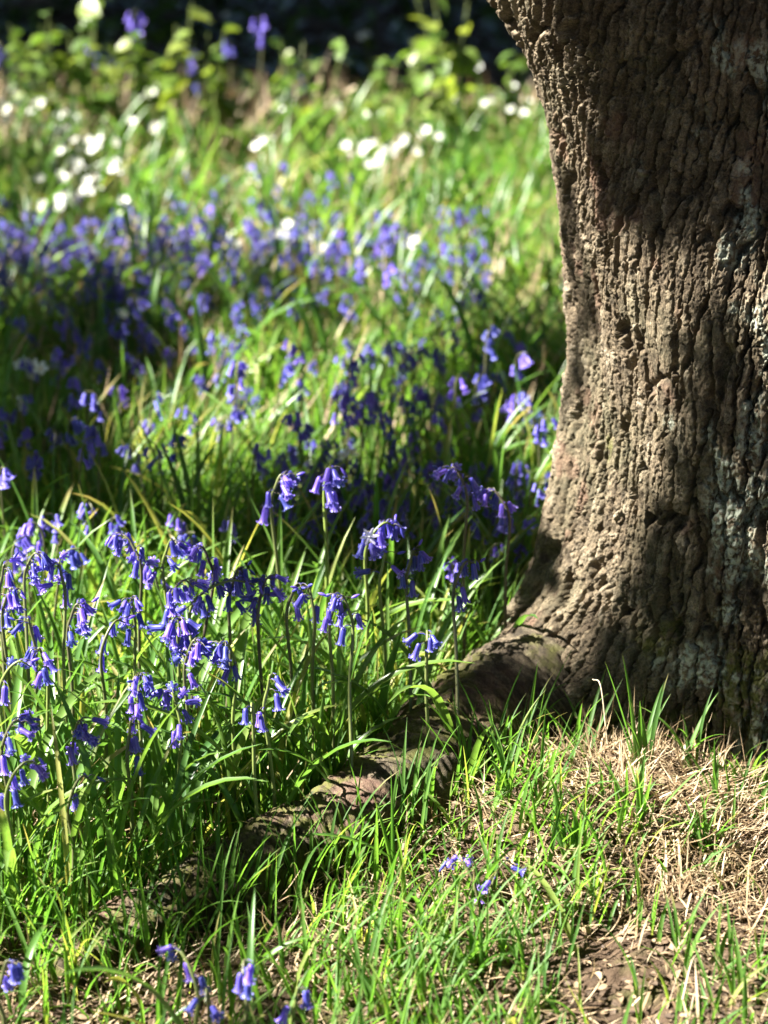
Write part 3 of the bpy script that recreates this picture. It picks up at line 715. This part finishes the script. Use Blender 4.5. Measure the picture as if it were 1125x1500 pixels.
LFT, RGT, FRT = PI, 0.0, -PI/2
NEAR = [ # x, y, z(head), bells, side, lean(x,y), label, extras
 (402, 742, .270, 9, RGT, (-.008, 0), 'tall bluebell on a slender bare stem, its full head nodding to the right', dict(size=1.12)),
 (478, 728, .285, 8, -.9, (0, 0), 'tallest bluebell, on a thick straight pale green stem near the middle', dict(green=1.0, size=1.2)),
 (540, 815, .245, 11, .2, (.004, 0), 'full bluebell head with one open pale star, right of the thick pale stem', dict(green=.9, size=1.15)),
 (560, 838, .235, 4, .6, (-.006, 0), 'small bluebell on a green stem close behind the head with the pale star', dict(green=.9)),
 (203, 815, .255, 10, 2.6, (.006, 0), 'topmost bluebell of the dense sunlit clump, its bells bunched to the left', {}),
 (243, 815, .250, 6, -.4, (-.01, .02), 'bluebell with two wide pale bells beside the topmost head of the clump', {}),
 (308, 828, .240, 10, 2.9, (.03, 0), 'bluebell on a dark leaning stem with pointed buds reaching left', dict(green=.0)),
 (252, 872, .235, 9, -.6, (0, .01), 'bluebell crowded in the clump just under the two wide pale bells', {}),
 (283, 880, .230, 10, .1, (-.004, 0), 'bluebell arching right over the densest part of the clump', dict(spread=.10)),
 (340, 862, .235, 7, .4, (.01, .02), 'bluebell with spaced bells between the leaning dark stem and the dense right head', {}),
 (380, 885, .225, 12, 1.2, (0, 0), 'bluebell with a dense upright head on a dark purple stem', dict(green=.0, spread=.05)),
 (196, 902, .225, 9, -1.9, (.004, 0), 'bluebell with pale bells stacked down the left flank of the clump', {}),
 (262, 932, .215, 13, -1.3, (0, 0), 'fullest bluebell, a heavy pale violet head in the centre of the clump', dict(size=1.1)),
 (275, 965, .200, 9, -.3, (.004, 0), 'bluebell hanging directly below the heaviest violet head', {}),
 (104, 912, .220, 9, -.2, (.004, 0), 'bluebell with a loose tall head standing alone left of the clump', {}),
 (48, 935, .215, 6, 2.8, (-.004, 0), 'bluebell with its bells turned left, near the left edge', {}),
 (66, 975, .20, 6, -2.2, (0, 0), 'bluebell with few pale bells low among the left grass blades', {}),
 (152, 945, .215, 5, .8, (0, 0), 'sparse bluebell with tiny open flowers left of the stacked pale head', {}),
 (205, 1012, .185, 8, -1.0, (0, 0), 'bluebell with a ragged head low under the left flank of the clump', {}),
 (342, 965, .20, 7, -2.6, (.006, 0), 'bluebell with bells pointing down left beneath the dark purple stem', {}),
 (392, 1018, .18, 5, .2, (-.004, 0), 'deep blue bluebell with long closed bells, lowest right of the clump', dict(buds=0)),
 (371, 1048, .17, 2, FRT, (0, 0), 'single hanging bluebell pair just left of the long closed bells', dict(buds=0, leaves=1)),
 (262, 1048, .17, 9, 2.4, (.004, 0), 'bluebell in front of the clump with bells spread wide to the left', {}),
 (110, 1082, .165, 9, -.7, (.004, 0), 'dark violet bluebell with a compact head in the lit leaves at lower left', {}),
 (190, 1088, .16, 6, .9, (0, 0), 'bluebell with whitish bells next to the compact dark violet head', {}),
 (8, 1085, .17, 8, .0, (0, 0), 'bluebell half cut off by the left edge above the broad lit leaves', {}),
 (14, 1150, .15, 7, .3, (0, 0), 'lower of the two bluebells half cut off by the left edge beside broad leaves', {}),
 (105, 1168, .12, 3, .2, (0, 0), 'tiny bluebell almost sunk into the lit grass at lower left', dict(leaves=1)),
 (625, 942, .20, 4, FRT, (.0, 0), 'lone deep blue bluebell before the dark hollow beside the oak', dict(buds=0, green=.6, leaves=0)),
 (458, 890, .225, 4, 2.2, (.004, 0), 'bluebell with small open flowers left of the thick pale stem', {}),
 (487, 902, .22, 4, -.5, (0, 0), 'bluebell with two outstretched bells crossing the thick pale stem', {}),
 (425, 882, .225, 4, .0, (0, 0), 'small bluebell reaching right from beside the slender bare stem', {}),
 (512, 880, .23, 7, 2.9, (0, .06), 'shaded dark bluebell between the thick pale stem and the pale star head', {}),
 (8, 888, .225, 7, -.3, (0, 0), 'bluebell at the left edge level with the top of the clump', {}),
 (92, 832, .24, 8, 2.5, (0, .06), 'shaded bluebell left of the topmost head of the clump', {}),
 (40, 815, .25, 7, -.4, (0, .08), 'shaded bluebell with a flat head in the upper left of the foreground', {}),
 (4, 835, .245, 6, .0, (0, .06), 'bluebell in shade touching the left edge', {}),
 (4, 998, .20, 4, .0, (0, 0), 'bluebell with few bells touching the left edge in full sun', {}),
 (680, 712, .27, 11, 2.6, (.0, 0), 'dark bluebell with spiky buds silhouetted against the lit grass near the oak', dict(green=.1, spread=.035)),
 (742, 745, .24, 10, 2.8, (0, 0), 'dark bluebell with arching stem nearest to the trunk', dict(green=.1, spread=.04)),
 (668, 832, .235, 7, .5, (0, .05), 'shaded bluebell in the dark hollow left of the trunk foot', dict(green=.3)),
 (600, 812, .24, 7, -.2, (0, .05), 'shaded bluebell right behind the pale star head', dict(green=.4)),
 (286, 1452, .085, 4, 2.4, (0, 0), 'blurred deep blue bluebell low in the foreground shade, left of its pair', dict(leaves=1, buds=0)),
 (360, 1440, .09, 4, FRT, (0, 0), 'blurred deep blue bluebell low in the foreground shade, right of its pair', dict(leaves=1, buds=0)),
 (306, 1482, .06, 2, FRT, (0, 0), 'single blurred bell beneath the pair in the foreground shade', dict(leaves=0, buds=0)),
 (432, 1496, .06, 3, .4, (0, 0), 'pale blurred bluebell cut off by the bottom edge', dict(leaves=0, buds=0)),
 (4, 1456, .08, 4, .0, (0, 0), 'blurred bluebell in the bottom left corner', dict(leaves=1, buds=0)),
 (696, 1312, .045, 4, 2.6, (0, 0), 'small bluebell lying in the turf at the foot of the mound', dict(leaves=0, buds=1, spread=.04)),
 (722, 1306, .045, 5, .2, (0, 0), 'tiny wilted violet bluebell right of the one lying in the turf', dict(leaves=0, buds=2, spread=.03, size=.85)),
]
for k, (x, y, z, n, side, lean, label, ex) in enumerate(NEAR): near_bluebell(x, y+(0 if k < 3 else 42 if lean[1] > .04 else 22 if y < 1250 else 8), z, n, side, lean, label, **ex)

# the one bell that opens flat towards the viewer
star = Acc()
for k in range(6):
    a = k*PI/3+.3; V = []
    for t, w in ((0, .0010), (.45, .0021), (.8, .0016), (1, .0002)):
        for j in (-1, 0, 1):
            r = .0115*t; V.append((r*math.cos(a)-j*w*math.sin(a), -.001-.003*t*t-(.0005 if j == 0 else 0), r*math.sin(a)+j*w*math.cos(a)))
    star.add(V, grid_quads(4, 3), 0, .5)
V, Q = tube([(0, .004, 0), (0, -.001, 0), (0, -.005, 0)], [.002, .0012, .0006], 6); star.add(V, Q, 1, .5)
M_PALE = plain('pale_star', (.66, .62, .84), .5, .3, (200, .08))
host = [o for o in bpy.data.objects if o.get('label', '').startswith('full bluebell head')][0]
so_ = link('flower', star.mesh('flower', [M_PALE, M_WHITE]), host, label='pale open star flower')
dd = ray(541, 786); so_.location = np.array([0, 0, CAM_H])+dd*((host.location.y-.016)/dd[1])-np.array(host.location)
so_.rotation_euler = (-.3, .2, 0)

def far_template(k):
    """one mesh per plant for those that stand out of focus"""
    rs = random.Random(100+k); acc = Acc(); h = .20+.012*(k % 5); sd = rs.uniform(0, 6.28); cx, cy = math.cos(sd), math.sin(sd)
    path = spline([(0, 0, -.02), (.01*rs.uniform(-1, 1), .01*rs.uniform(-1, 1), h*.5), (cx*.004, cy*.004, h*.92), (cx*.012, cy*.012, h+.018), (cx*.030, cy*.030, h+.024)], 14)
    V, Q = tube(path, np.linspace(.0026, .001, 14), 5); acc.add(V, Q, 1, .3)
    n = 5+k % 4
    for i in range(n):
        p = path[min(13, 7+int(6.5*i/n))]; a = sd+rs.uniform(-1.8, 1.8); r = rs.uniform(.006, .012)
        M = M4((p[0]+r*math.cos(a), p[1]+r*math.sin(a), p[2]+rs.uniform(-.006, .004)), ry=-rs.uniform(0, .7), rz=a, s=rs.uniform(.85, 1.1))
        bell_geo(acc, M, rs.uniform(.7, 1.1), .019, lod=1)
    return acc.mesh('bluebell', [M_BLUE, M_STEM]), h
FAR = [far_template(k) for k in range(10)]

def far_bluebell(x, y, label, group=None, k=1.0):
    me, h = random.choice(FAR); s = k*(random.uniform(.50, .74) if y < 480 else random.uniform(.64, .9))
    p = at(x, y, h*s)
    if y < 140:
        d = random.uniform(5.95, 6.2); r0 = ray(x, y); p = np.array([0, 0, CAM_H])+r0*(d/r0[1]); s = p[2]/h
    if not trunk_clear(p[:1], p[1:2])[0]: return
    o = link('bluebell', me, loc=(p[0], p[1], float(hgt(p[0], p[1])))); s_ = random.uniform(.95, 1.05)
    o.scale = (min(s, 1.1), min(s, 1.1), s*s_); o.rotation_euler = (random.uniform(-.1, .1), random.uniform(-.1, .1), random.uniform(0, 6.28))
    tag(o, label, 'bluebell', group)

ZONES = [ # boxes in the photo (x0, x1, y0, y1, count), one label for those that nothing tells apart
 ('blurred bluebell in the thick dark blue drift across the left middle distance', 'bluebells in the distant left drift', [(0, 250, 325, 400, 36), (250, 470, 320, 395, 28)]),
 ('blurred bluebell in the thin pale drift of the far sunny grass, nearer the trunk', 'bluebells in the distant right drift', [(480, 715, 315, 440, 24)]),
 ('scattered blurred bluebell in the dark shade by the left edge', 'bluebells in the left shade', [(0, 250, 430, 560, 14), (0, 45, 590, 700, 9)]),
 ('blurred bluebell at the lit rim of the left shade', 'bluebells at the rim of the left shade', [(70, 270, 570, 700, 12)]),
 ('blurred bluebell in the bright grass patch left of centre', 'bluebells in the bright central patch', [(300, 480, 490, 680, 15)]),
 ('blurred bluebell between the bright central grass and the slanting shadow', 'bluebells before the slanting shadow', [(480, 640, 510, 640, 14)]),
 ('blurred dark bluebell in the broad shadow band behind the tall stems', 'bluebells in the broad shadow band', [(380, 640, 645, 780, 34)]),
 ('blurred bluebell in the sunny grass right beside the trunk', 'bluebells in the sun by the trunk', [(640, 815, 500, 620, 15)]),
 ('dark shaded bluebell crowded left of the trunk base', 'bluebells in shade by the trunk', [(640, 800, 680, 850, 18)]),
 ('dim bluebell in the shadow directly behind the sunlit clump', 'bluebells behind the sunlit clump', [(0, 370, 760, 830, 14)]),
 ('small scattered bluebell in the grass beyond the distant left drift', 'bluebells beyond the distant drift', [(230, 520, 245, 305, 9)]),
]
for label, group, boxes in ZONES:
    for x0, x1, y0, y1, n in boxes:
        for _ in range(n): far_bluebell(random.uniform(x0, x1), random.uniform(y0, y1), label, group, .72 if 640 <= y0 < 760 and x1 > 380 else 1.0)
for x, y, label in ((190, 45, 'highest blurred blue flower, against the dark wood on the left'), (336, 76, 'largest blurred blue flower against the dark wood'),
                    (368, 48, 'blurred blue flower just above and right of the largest one'), (286, 97, 'blurred blue flower just left of the largest one'),
                    (299, 131, 'blurred blue flower below the largest one, on the edge of the grass'), (446, 122, 'blurred blue flower alone right of the others against the dark wood'),
                    (150, 84, 'small pale blue flower at the left of the dark wood edge'), (165, 102, 'small pale blue flower just under its twin at the wood edge'),
                    (10, 84, 'pale blue flower in the upper left corner'), (497, 265, 'dark blue flower standing alone in the far green grass'),
                    (36, 303, 'blurred violet flower beside the white flowers at the left edge')):
    far_bluebell(x, y, label, None, 1.25 if y < 140 else 1.0)

def blue_mass():
    acc = Acc(); rs = random.Random(5)
    for k in range(400):
        x, y = (rs.uniform(-20, 480), rs.gauss(378, 48)) if k < 190 else (rs.uniform(470, 720), rs.gauss(378, 42)) if k < 250 else (rs.uniform(0, 800), rs.uniform(430, 640)) if k < 330 else (rs.uniform(390, 800), rs.uniform(650, 790))
        me, h = FAR[k % 10]; s = rs.uniform(.45, .68); p = at(x, y, h*s)
        V = np.zeros(len(me.vertices)*3); me.vertices.foreach_get('co', V); V = V.reshape(-1, 3)
        Q = np.zeros(len(me.loops), int); me.loops.foreach_get('vertex_index', Q); Q = Q.reshape(-1, 4)
        mi = np.zeros(len(me.polygons), int); me.polygons.foreach_get('material_index', mi)
        A = np.zeros(len(V)); me.attributes['rnd'].data.foreach_get('value', A)
        a = rs.uniform(0, 6.28); c, d = math.cos(a)*s, math.sin(a)*s
        W = np.column_stack([V[:, 0]*c-V[:, 1]*d+p[0], V[:, 0]*d+V[:, 1]*c+p[1], V[:, 2]*s])
        acc.V.append(W); acc.Q.append(Q+acc.n); acc.M.append(mi); acc.A.append(A); acc.n += len(W)
    link('bluebell_drift', acc.mesh('bluebell_drift', [M_BLUE, M_STEM]), kind='stuff', label='hazy mass of further bluebells in the middle distance')
blue_mass()

# ------------------------------------------------------------------ white stitchwort
def white_template(k):
    rs = random.Random(300+k); acc = Acc(); h = .17+.02*k
    path = spline([(0, 0, -.02), (.01, .006, h*.5), (.004, -.006, h)], 9)
    V, Q = tube(path, .0012, 5); acc.add(V, Q, 1, .8)
    nf = 1 + k % 2
    for f in range(nf):
        c = np.array([.004, -.006, h]) + (0 if f == 0 else np.array([rs.uniform(-.025, .025), rs.uniform(-.02, .02), -.012]))
        M = M4(tuple(c), rx=rs.uniform(.35, .8), ry=rs.uniform(-.5, .5))
        for p in range(5):
            for lobe in (-1, 1):
                a = p*2*PI/5 + lobe*.16; V = []
                for t, w in ((0, .0008), (.4, .0022), (.75, .0028), (1, .0012)):
                    r = .0135*t; u = .002+.003*t*t
                    for j in (-1, 1): V.append((r*math.cos(a)-j*w*math.sin(a), r*math.sin(a)+j*w*math.cos(a), u))
                V = np.array(V)@M[:3, :3].T+M[:3, 3]; acc.add(V, grid_quads(4, 2), 0, .5)
        V, Q = tube([(0, 0, .001), (0, 0, .004), (0, 0, .0045)], [.0025, .0022, .0002], 6); acc.add(V@M[:3, :3].T+M[:3, 3], Q, 2, .5)
    return acc.mesh('white_flower', [M_WHITE, M_STEM, M_YELLOW]), h
WHT = [white_template(k) for k in range(4)]
def white(x, y, label, group=None, s=.74, z=0):
    me, h = random.choice(WHT); s *= random.uniform(.95, 1.2); p = at(x, y, h*s)
    o = link('white_flower', me, loc=(p[0], p[1], float(hgt(p[0], p[1])))); o.scale = (s, s, s); o.rotation_euler = (0, 0, random.uniform(-.6, .6))
    tag(o, label, 'white flower', group)
WG = [('white flower in the blurred patch near the upper left edge', 'white flowers at the upper left', [(75, 150), (60, 152), (86, 162), (30, 150), (45, 165), (8, 180), (20, 140)]),
      ('white flower in the bright cluster on the left below the dark wood', 'white flowers of the left cluster', [(128, 208), (138, 215), (145, 205), (165, 208), (105, 235), (166, 240), (88, 258), (135, 222), (58, 260), (75, 240)]),
      ('white flower in the row at the left beyond the bluebell drift', 'white flowers beyond the left drift', [(92, 285), (104, 290), (116, 286), (140, 275), (180, 295), (88, 298), (60, 300)]),
      ('white flower of the close pair in the far grass left of centre', 'pair of white flowers in the far grass', [(375, 214), (391, 202)]),
      ('white flower in the pale scatter right of centre in the far grass', 'white flowers right of centre', [(545, 208), (556, 226), (570, 224), (552, 238), (505, 213), (580, 215), (508, 225)]),
      ('white flower of the bright trio right of the pale scatter', 'trio of white flowers', [(612, 201), (623, 190), (638, 202)]),
      ('white flower in the bright bunch close left of the trunk', 'white flowers by the trunk', [(740, 145), (760, 156), (748, 160), (772, 150), (715, 146), (725, 140), (755, 140), (765, 165), (690, 185), (750, 125)]),
      ('white flower low in the middle of the bluebell drift', 'white flowers in the bluebell drift', [(344, 359), (386, 352), (418, 330), (413, 342), (422, 350), (446, 353), (467, 362), (470, 370)]),
      ('white flower in the pale smear beside the left shade', 'white flowers in the left shade', [(36, 528), (48, 532), (57, 538), (42, 540)]),
      ('small white flower glinting against the dark wood', 'white flowers against the dark wood', [(490, 57), (535, 48), (580, 90), (330, 24), (288, 27), (430, 90), (498, 68), (640, 95), (700, 97), (620, 88)])]
for label, group, pts in WG:
    if 'left cluster' in label or 'bright cluster' in label: pts = pts+[(random.gauss(115, 45), random.gauss(225, 28)) for _ in range(14)]
    if 'pale scatter' in label: pts = pts+[(random.gauss(560, 35), random.gauss(220, 14)) for _ in range(3)]
    if 'upper left edge' in label: pts = pts+[(random.uniform(0, 110), random.gauss(160, 14)) for _ in range(8)]
    for x, y in pts: white(x, y, label, group)
for x, y, label in ((700, 174, 'single bright white flower left of the bunch by the trunk'), (603, 352, 'single white flower in the thin pale bluebell drift'), (176, 461, 'single white flower in the shade under the bluebell drift'),
                    (28, 588, 'lone white flower low at the left edge in the shade'), (222, 184, 'white flower between the left cluster and the dark wood'), (190, 180, 'faint white flower just left of the one below the wood'), (490, 155, 'white flower beside the dry stick at the wood edge'), (412, 163, 'dim white flower left of the dry stick'), (6, 402, 'white flower at the left edge beside the drift'), (512, 664, 'tiny white flower in the broad shadow band')):
    white(x, y, label)

# ------------------------------------------------------------------ tufts, stalks, fallen leaf
def tuft(x, y, n, ln, label, wd=.005, spread=.5, az=None):
    p = at(x, y, 0); 
    for _ in range(4): p = at(x, y, float(hgt(p[0], p[1])))
    z = np.zeros((n, 3)); z[:, :2] = R.normal(0, .006, (n, 2))
    a = R.random(n)*2*PI if az is None else np.array(az)
    o = blade_obj('grass_tuft', [blades(z, a, ln*(.6+.5*R.random(n)), wd*(.7+.5*R.random(n)), np.abs(R.normal(.25, spread*.4, n)), np.abs(R.normal(spread, .25, n)), 9, 3, R.normal(0, .5, n), rnd=np.clip(R.normal(.35, .15, n), 0, .8))], M_GRASS)
    o.location = p; tag(o, label, 'grass tuft')
tuft(938, 1128, 10, .125, 'tall grass tuft growing against the trunk on top of the thatch', .0055, .45)
tuft(848, 1112, 7, .11, 'thin grass tuft at the left end of the thatch below the mossy bark', .005, .4)
tuft(1005, 1130, 7, .09, 'grass tuft with one leaf stretched right across the bark', .0055, .8)
tuft(1052, 1185, 8, .075, 'upright grass tuft right of the thatch near the right edge', .005, .35)
tuft(1030, 1245, 16, .06, 'dense low grass tuft in the pale thatch at the right', .005, .8)
tuft(925, 1215, 10, .085, 'grass tuft in the middle of the mound leaning left', .006, .5)
tuft(840, 1250, 16, .085, 'bushy grass tuft below the left end of the thatch', .005, .6)
tuft(740, 1180, 12, .11, 'long bladed grass tuft in front of the root near the trunk', .005, .6)
tuft(330, 1360, 16, .13, 'tall dark grass tuft standing over the root', .0048, .5)
tuft(640, 1150, 7, .075, 'grass tuft with an upright broad blade growing behind the root', .006, .3)
tuft(1092, 1165, 6, .06, 'small grass tuft under the trunk at the right edge', .004, .4)
tuft(690, 1420, 18, .08, 'blurred grass tuft at the left of the bare earth', .0045, .6)

def stalk(p0, p1, label, r=.0012, bow=.02, cat='dry stalk', name='dry_stalk'):
    a, b = np.array(p0), np.array(p1); m = (a+b)/2+np.array([0, 0, bow])
    V, Q = tube(spline([a, m, b], 14)-a, np.linspace(r, r*.5, 14), 6)
    o = link(name, mesh_np(name, V, Q, [M_DARKWOOD if cat == 'branch' else M_TWIG]), loc=a); tag(o, label, cat)
stalk(at(262, 690, .03), at(335, 608, .12), 'pale dry stalk leaning across the bright grass left of centre', .0035)
stalk(at(890, 1090, .10), at(868, 995, .16), 'bent pale grass stalk rising from the thatch against the bark', .0010, .03)
stalk(at(1000, 1465, .05), at(1022, 1395, .06), 'thin pale straw lying on the bare earth at lower right', .0010, .012)
stalk(at(385, 1200, .02), at(470, 1128, .06), 'thin brown twig lying in the lit leaves behind the root', .0012, .01)
stalk(at(470, 170, .08), at(522, 128, .17), 'short brown stick poking out at the far edge of the grass', .009, .01)
p = at(424, 1166, .03)
o = blade_obj('dead_leaf', [leaf_cards(np.zeros((1, 3)), .014, np.array([.4]))], M_RUST); o.location = p; tag(o, 'small orange dead leaf caught in the blades behind the root', 'dead leaf')

# ------------------------------------------------------------------ the dark wood behind
def leafy_plant(x, y, h, n, ls, label, tone=.5, group=None, y0=None):
    d = random.uniform(5.7, 6.05); r0 = ray(x, y); zc = CAM_H+r0[2]*d/r0[1]; h = max(.12, zc/.78); ls = ls*1.25
    g = np.array([r0[0]*d/r0[1], d, 0.0])
    o = link('leafy_plant', None, loc=g); tag(o, label, 'plant', group)
    acc = Acc(); tips = []
    for k in range(max(2, n//7)):
        a = random.uniform(0, 6.28); r = random.uniform(.02, .10)
        path = spline([(0, 0, -.02), (r*.4*math.cos(a), r*.4*math.sin(a), h*.5), (r*math.cos(a), r*math.sin(a), h*random.uniform(.8, 1.05))], 12)
        acc = Acc(); V, Q = tube(path, np.linspace(.004, .0015, 12), 5); acc.add(V, Q, 0, .7); tips.append(path)
        link('stem', acc.mesh('stem', [M_STEM]), o)
    P = np.array([tips[i % len(tips)][random.randint(4, 11)] for i in range(n)])
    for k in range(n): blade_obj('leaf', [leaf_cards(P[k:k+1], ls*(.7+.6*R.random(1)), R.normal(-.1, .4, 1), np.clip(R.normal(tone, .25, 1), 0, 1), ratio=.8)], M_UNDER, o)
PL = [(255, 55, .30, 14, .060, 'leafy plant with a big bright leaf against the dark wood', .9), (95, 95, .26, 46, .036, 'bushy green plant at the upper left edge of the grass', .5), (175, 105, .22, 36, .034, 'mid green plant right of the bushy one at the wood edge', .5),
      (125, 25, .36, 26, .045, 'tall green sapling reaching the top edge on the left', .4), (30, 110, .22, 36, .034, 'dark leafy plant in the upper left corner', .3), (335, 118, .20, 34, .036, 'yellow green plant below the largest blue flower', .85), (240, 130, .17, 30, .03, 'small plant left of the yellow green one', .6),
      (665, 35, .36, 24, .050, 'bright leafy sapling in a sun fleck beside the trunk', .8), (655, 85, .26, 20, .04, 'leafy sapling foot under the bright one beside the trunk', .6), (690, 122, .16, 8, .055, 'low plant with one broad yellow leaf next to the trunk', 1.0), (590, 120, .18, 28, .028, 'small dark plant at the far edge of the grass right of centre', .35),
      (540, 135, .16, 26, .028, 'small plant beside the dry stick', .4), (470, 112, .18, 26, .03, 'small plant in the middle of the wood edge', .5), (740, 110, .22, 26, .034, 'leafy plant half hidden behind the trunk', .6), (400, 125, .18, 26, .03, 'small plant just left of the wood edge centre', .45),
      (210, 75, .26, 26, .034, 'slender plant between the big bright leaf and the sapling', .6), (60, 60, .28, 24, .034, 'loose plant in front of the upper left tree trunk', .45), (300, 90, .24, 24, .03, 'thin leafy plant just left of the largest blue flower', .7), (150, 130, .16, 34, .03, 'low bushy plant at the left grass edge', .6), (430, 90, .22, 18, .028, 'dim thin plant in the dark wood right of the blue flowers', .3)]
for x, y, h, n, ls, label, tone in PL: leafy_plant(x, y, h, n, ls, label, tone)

def dark_tree(x, y, d, r, label):
    """trunk with a spreading crown that keeps the wood dark"""
    rr = ray(x, y); t = d/rr[1]; bx = rr[0]*t
    o = link('woodland_tree', None, loc=(bx, d, 0)); tag(o, label, 'tree')
    path = spline([(0, 0, -.1), (.03, .02, 1.0), (-.02, .25, 2.4), (.05, max(0, 10.4-d)*.9, 4.6)], 30)
    V, Q = tube(path, np.interp(np.linspace(0, 1, 30), [0, .08, 1], [r*1.5, r, r*.6]), 20)
    V[:, :2] += .012*np.column_stack([vnoise(V[:, 2]*3, V[:, 0]*30, 4), vnoise(V[:, 2]*3, V[:, 1]*30, 5)])
    link('trunk', mesh_np('trunk', V, Q, [M_BARKFAR]), o)
    n = 5200; P = R.normal(0, 1, (n, 3)); P /= np.linalg.norm(P, axis=1)[:, None]; P *= R.random((n, 1))**.4
    P = P*np.array([3.0, 1.9, 1.3])+np.array([0, max(0, 10.4-d), 4.6])
    blade_obj('crown', [leaf_cards(P, .16+.12*R.random(n), ratio=.8)], M_CANOPY, o)
dark_tree(58, 60, 8.6, .10, 'brown woodland tree at the upper left, its foot in shade')
dark_tree(196, 10, 9.3, .11, 'second woodland tree, partly hidden by leaves at the top')
dark_tree(-700, 30, 10.8, .16, 'woodland tree out to the left of the glade')
dark_tree(-1500, 30, 11.4, .18, 'woodland tree far out to the left of the glade')
dark_tree(1000, 10, 9.4, .16, 'woodland tree hidden behind the oak')
dark_tree(600, -60, 11.5, .16, 'woodland tree deep in the dark behind the glade')
dark_tree(-300, -60, 12.5, .16, 'woodland tree deep in the wood to the left')
dark_tree(-2300, -20, 11.5, .18, 'woodland tree at the far left of the wood')
def added_tree(x, y, z, rx, ry, rz, label, dens=26):  # trees out of view, added to block sky light and shade the ground
    o = link('woodland_tree', None, loc=(x, y, 0)); tag(o, label, 'tree')
    V, Q = tube(spline([(0, 0, -.1), (.1, 0, 2), (0, .1, z)], 12), np.linspace(.22, .1, 12), 12)
    link('trunk', mesh_np('trunk', V, Q, [M_BARKFAR]), o)
    n = int(dens*(rx*ry+ry*rz+rx*rz)); P = R.normal(0, 1, (n, 3)); P /= np.linalg.norm(P, axis=1)[:, None]; P *= R.random((n, 1))**.3
    blade_obj('crown', [leaf_cards(P*np.array([rx, ry, rz])+np.array([0, 0, z]), .42+.2*R.random(n), ratio=.8)], M_CANOPY, o)
for x, y, z, rx, ry, rz, label in ((-9.5, -2, 3.6, 2.2, 3.2, 3.6, 'unseen tree added left of the glade, behind the viewer'), (-10, 4, 3.8, 2.2, 3.4, 3.8, 'unseen tree added left of the glade, level with the oak'),
        (-9.5, 10, 3.8, 2.4, 3.2, 3.8, 'unseen tree added left of the glade, at the wood edge'), (-5, -7, 4, 3.2, 2.4, 4, 'unseen tree added behind the viewer on the left'),
        (2, -9, 4, 4, 2.4, 4, 'unseen tree added straight behind the viewer'), (8.5, -5, 4, 2.4, 4, 4, 'unseen tree added behind the viewer on the right'),
        (9.5, 2.5, 4, 2.4, 4, 4, 'unseen tree added to the right of the oak'), (7, 10, 4, 3.4, 2.6, 4, 'unseen tree added behind the oak on the right')):
    added_tree(x, y, z, rx, ry, rz, label)
added_tree(0, 11.8, 8.0, 7.5, 3.6, 1.0, 'tall unseen tree added behind the glade to block the sky', 60)
added_tree(0, -10.5, 8.0, 8.0, 3.8, 1.0, 'tall unseen tree added behind the viewer to block the sky', 60)
added_tree(10.5, 2, 8.0, 3.5, 9.0, 1.0, 'tall unseen tree added right of the oak to block the sky', 60)
added_tree(-4.0, 1.0, 8.4, 2.5, 8.5, .7, 'tall unseen tree added over the left of the glade to block the sky', 60)
added_tree(-4.8, -2.9, 3.5, 3.9, 4.0, .8, 'low unseen tree added behind the viewer to shade the ground', 60)
added_tree(-6.0, 3.2, 1.5, 2.4, 2.6, 1.0, 'unseen hazel bush added to shade the ground left of the glade', 60)
added_tree(-6.2, 7.6, 1.7, 2.6, 2.2, 1.2, 'unseen hazel bush added to shade the ground at the left wood edge', 60)
added_tree(-5.0, 9.6, 4.4, 3.6, 3.0, 1.1, 'dense unseen tree added to shade the wood behind the glade', 110)
added_tree(-5.6, 9.4, 4.9, 3.8, 2.9, 1.0, 'second dense unseen tree added to shade the wood behind the glade', 110)
stalk(at(385, 42, .05), at(570, 14, .08), 'dark fallen branch lying across the shade at the top', .018, -.03, 'branch', 'fallen_branch')

# dark undergrowth on the forest floor
n = 5200
P = np.column_stack([R.uniform(-2.4, 2.0, n), R.uniform(6.3, 11.5, n), np.zeros(n)]); P[:, 2] = R.random(n)**2*(.08+.09*(P[:, 1]-6.3))
blade_obj('undergrowth', [leaf_cards(P, .05+.04*R.random(n), ratio=.75)], M_CANOPY, kind='stuff', label='dark ground cover of the wood behind the glade')

# ------------------------------------------------------------------ camera, light
cam = bpy.data.cameras.new('camera'); co = bpy.data.objects.new('camera', cam); COL.objects.link(co)
co.location = (0, 0, CAM_H); co.rotation_euler = (PI/2-PITCH, 0, 0)
cam.sensor_fit = 'VERTICAL'; cam.sensor_height = 36; cam.sensor_width = 27; cam.lens = F*36/1500
cam.clip_end = 500; cam.clip_start = .05
cam.dof.use_dof = True; cam.dof.focus_distance = 2.56; cam.dof.aperture_fstop = 4.6
C.camera = co

sun = bpy.data.lights.new('sun', 'SUN'); sun.energy = 5.0; sun.angle = math.radians(.53); sun.color = (1, .95, .86)
so = bpy.data.objects.new('sun', sun); COL.objects.link(so)
so.rotation_euler = Vector(SUN).to_track_quat('Z', 'Y').to_euler()
w = bpy.data.worlds.new('World'); C.world = w; w.use_nodes = True
nt = w.node_tree; bg = nt.nodes['Background']
sky = nt.nodes.new('ShaderNodeTexSky'); sky.sky_type = 'NISHITA'; sky.sun_disc = False
sky.air_density = .5; sky.dust_density = .5; sky.sun_elevation = SUN_EL; sky.sun_rotation = math.atan2(SUN[0], SUN[1])
nt.links.new(sky.outputs[0], bg.inputs[0]); bg.inputs[1].default_value = .05
C.view_settings.view_transform = 'Standard'; C.view_settings.look = 'None'; C.view_settings.gamma = 1; C.view_settings.exposure = 2.85
C.render.engine = 'CYCLES'; C.cycles.use_denoising = True; C.cycles.max_bounces = 8
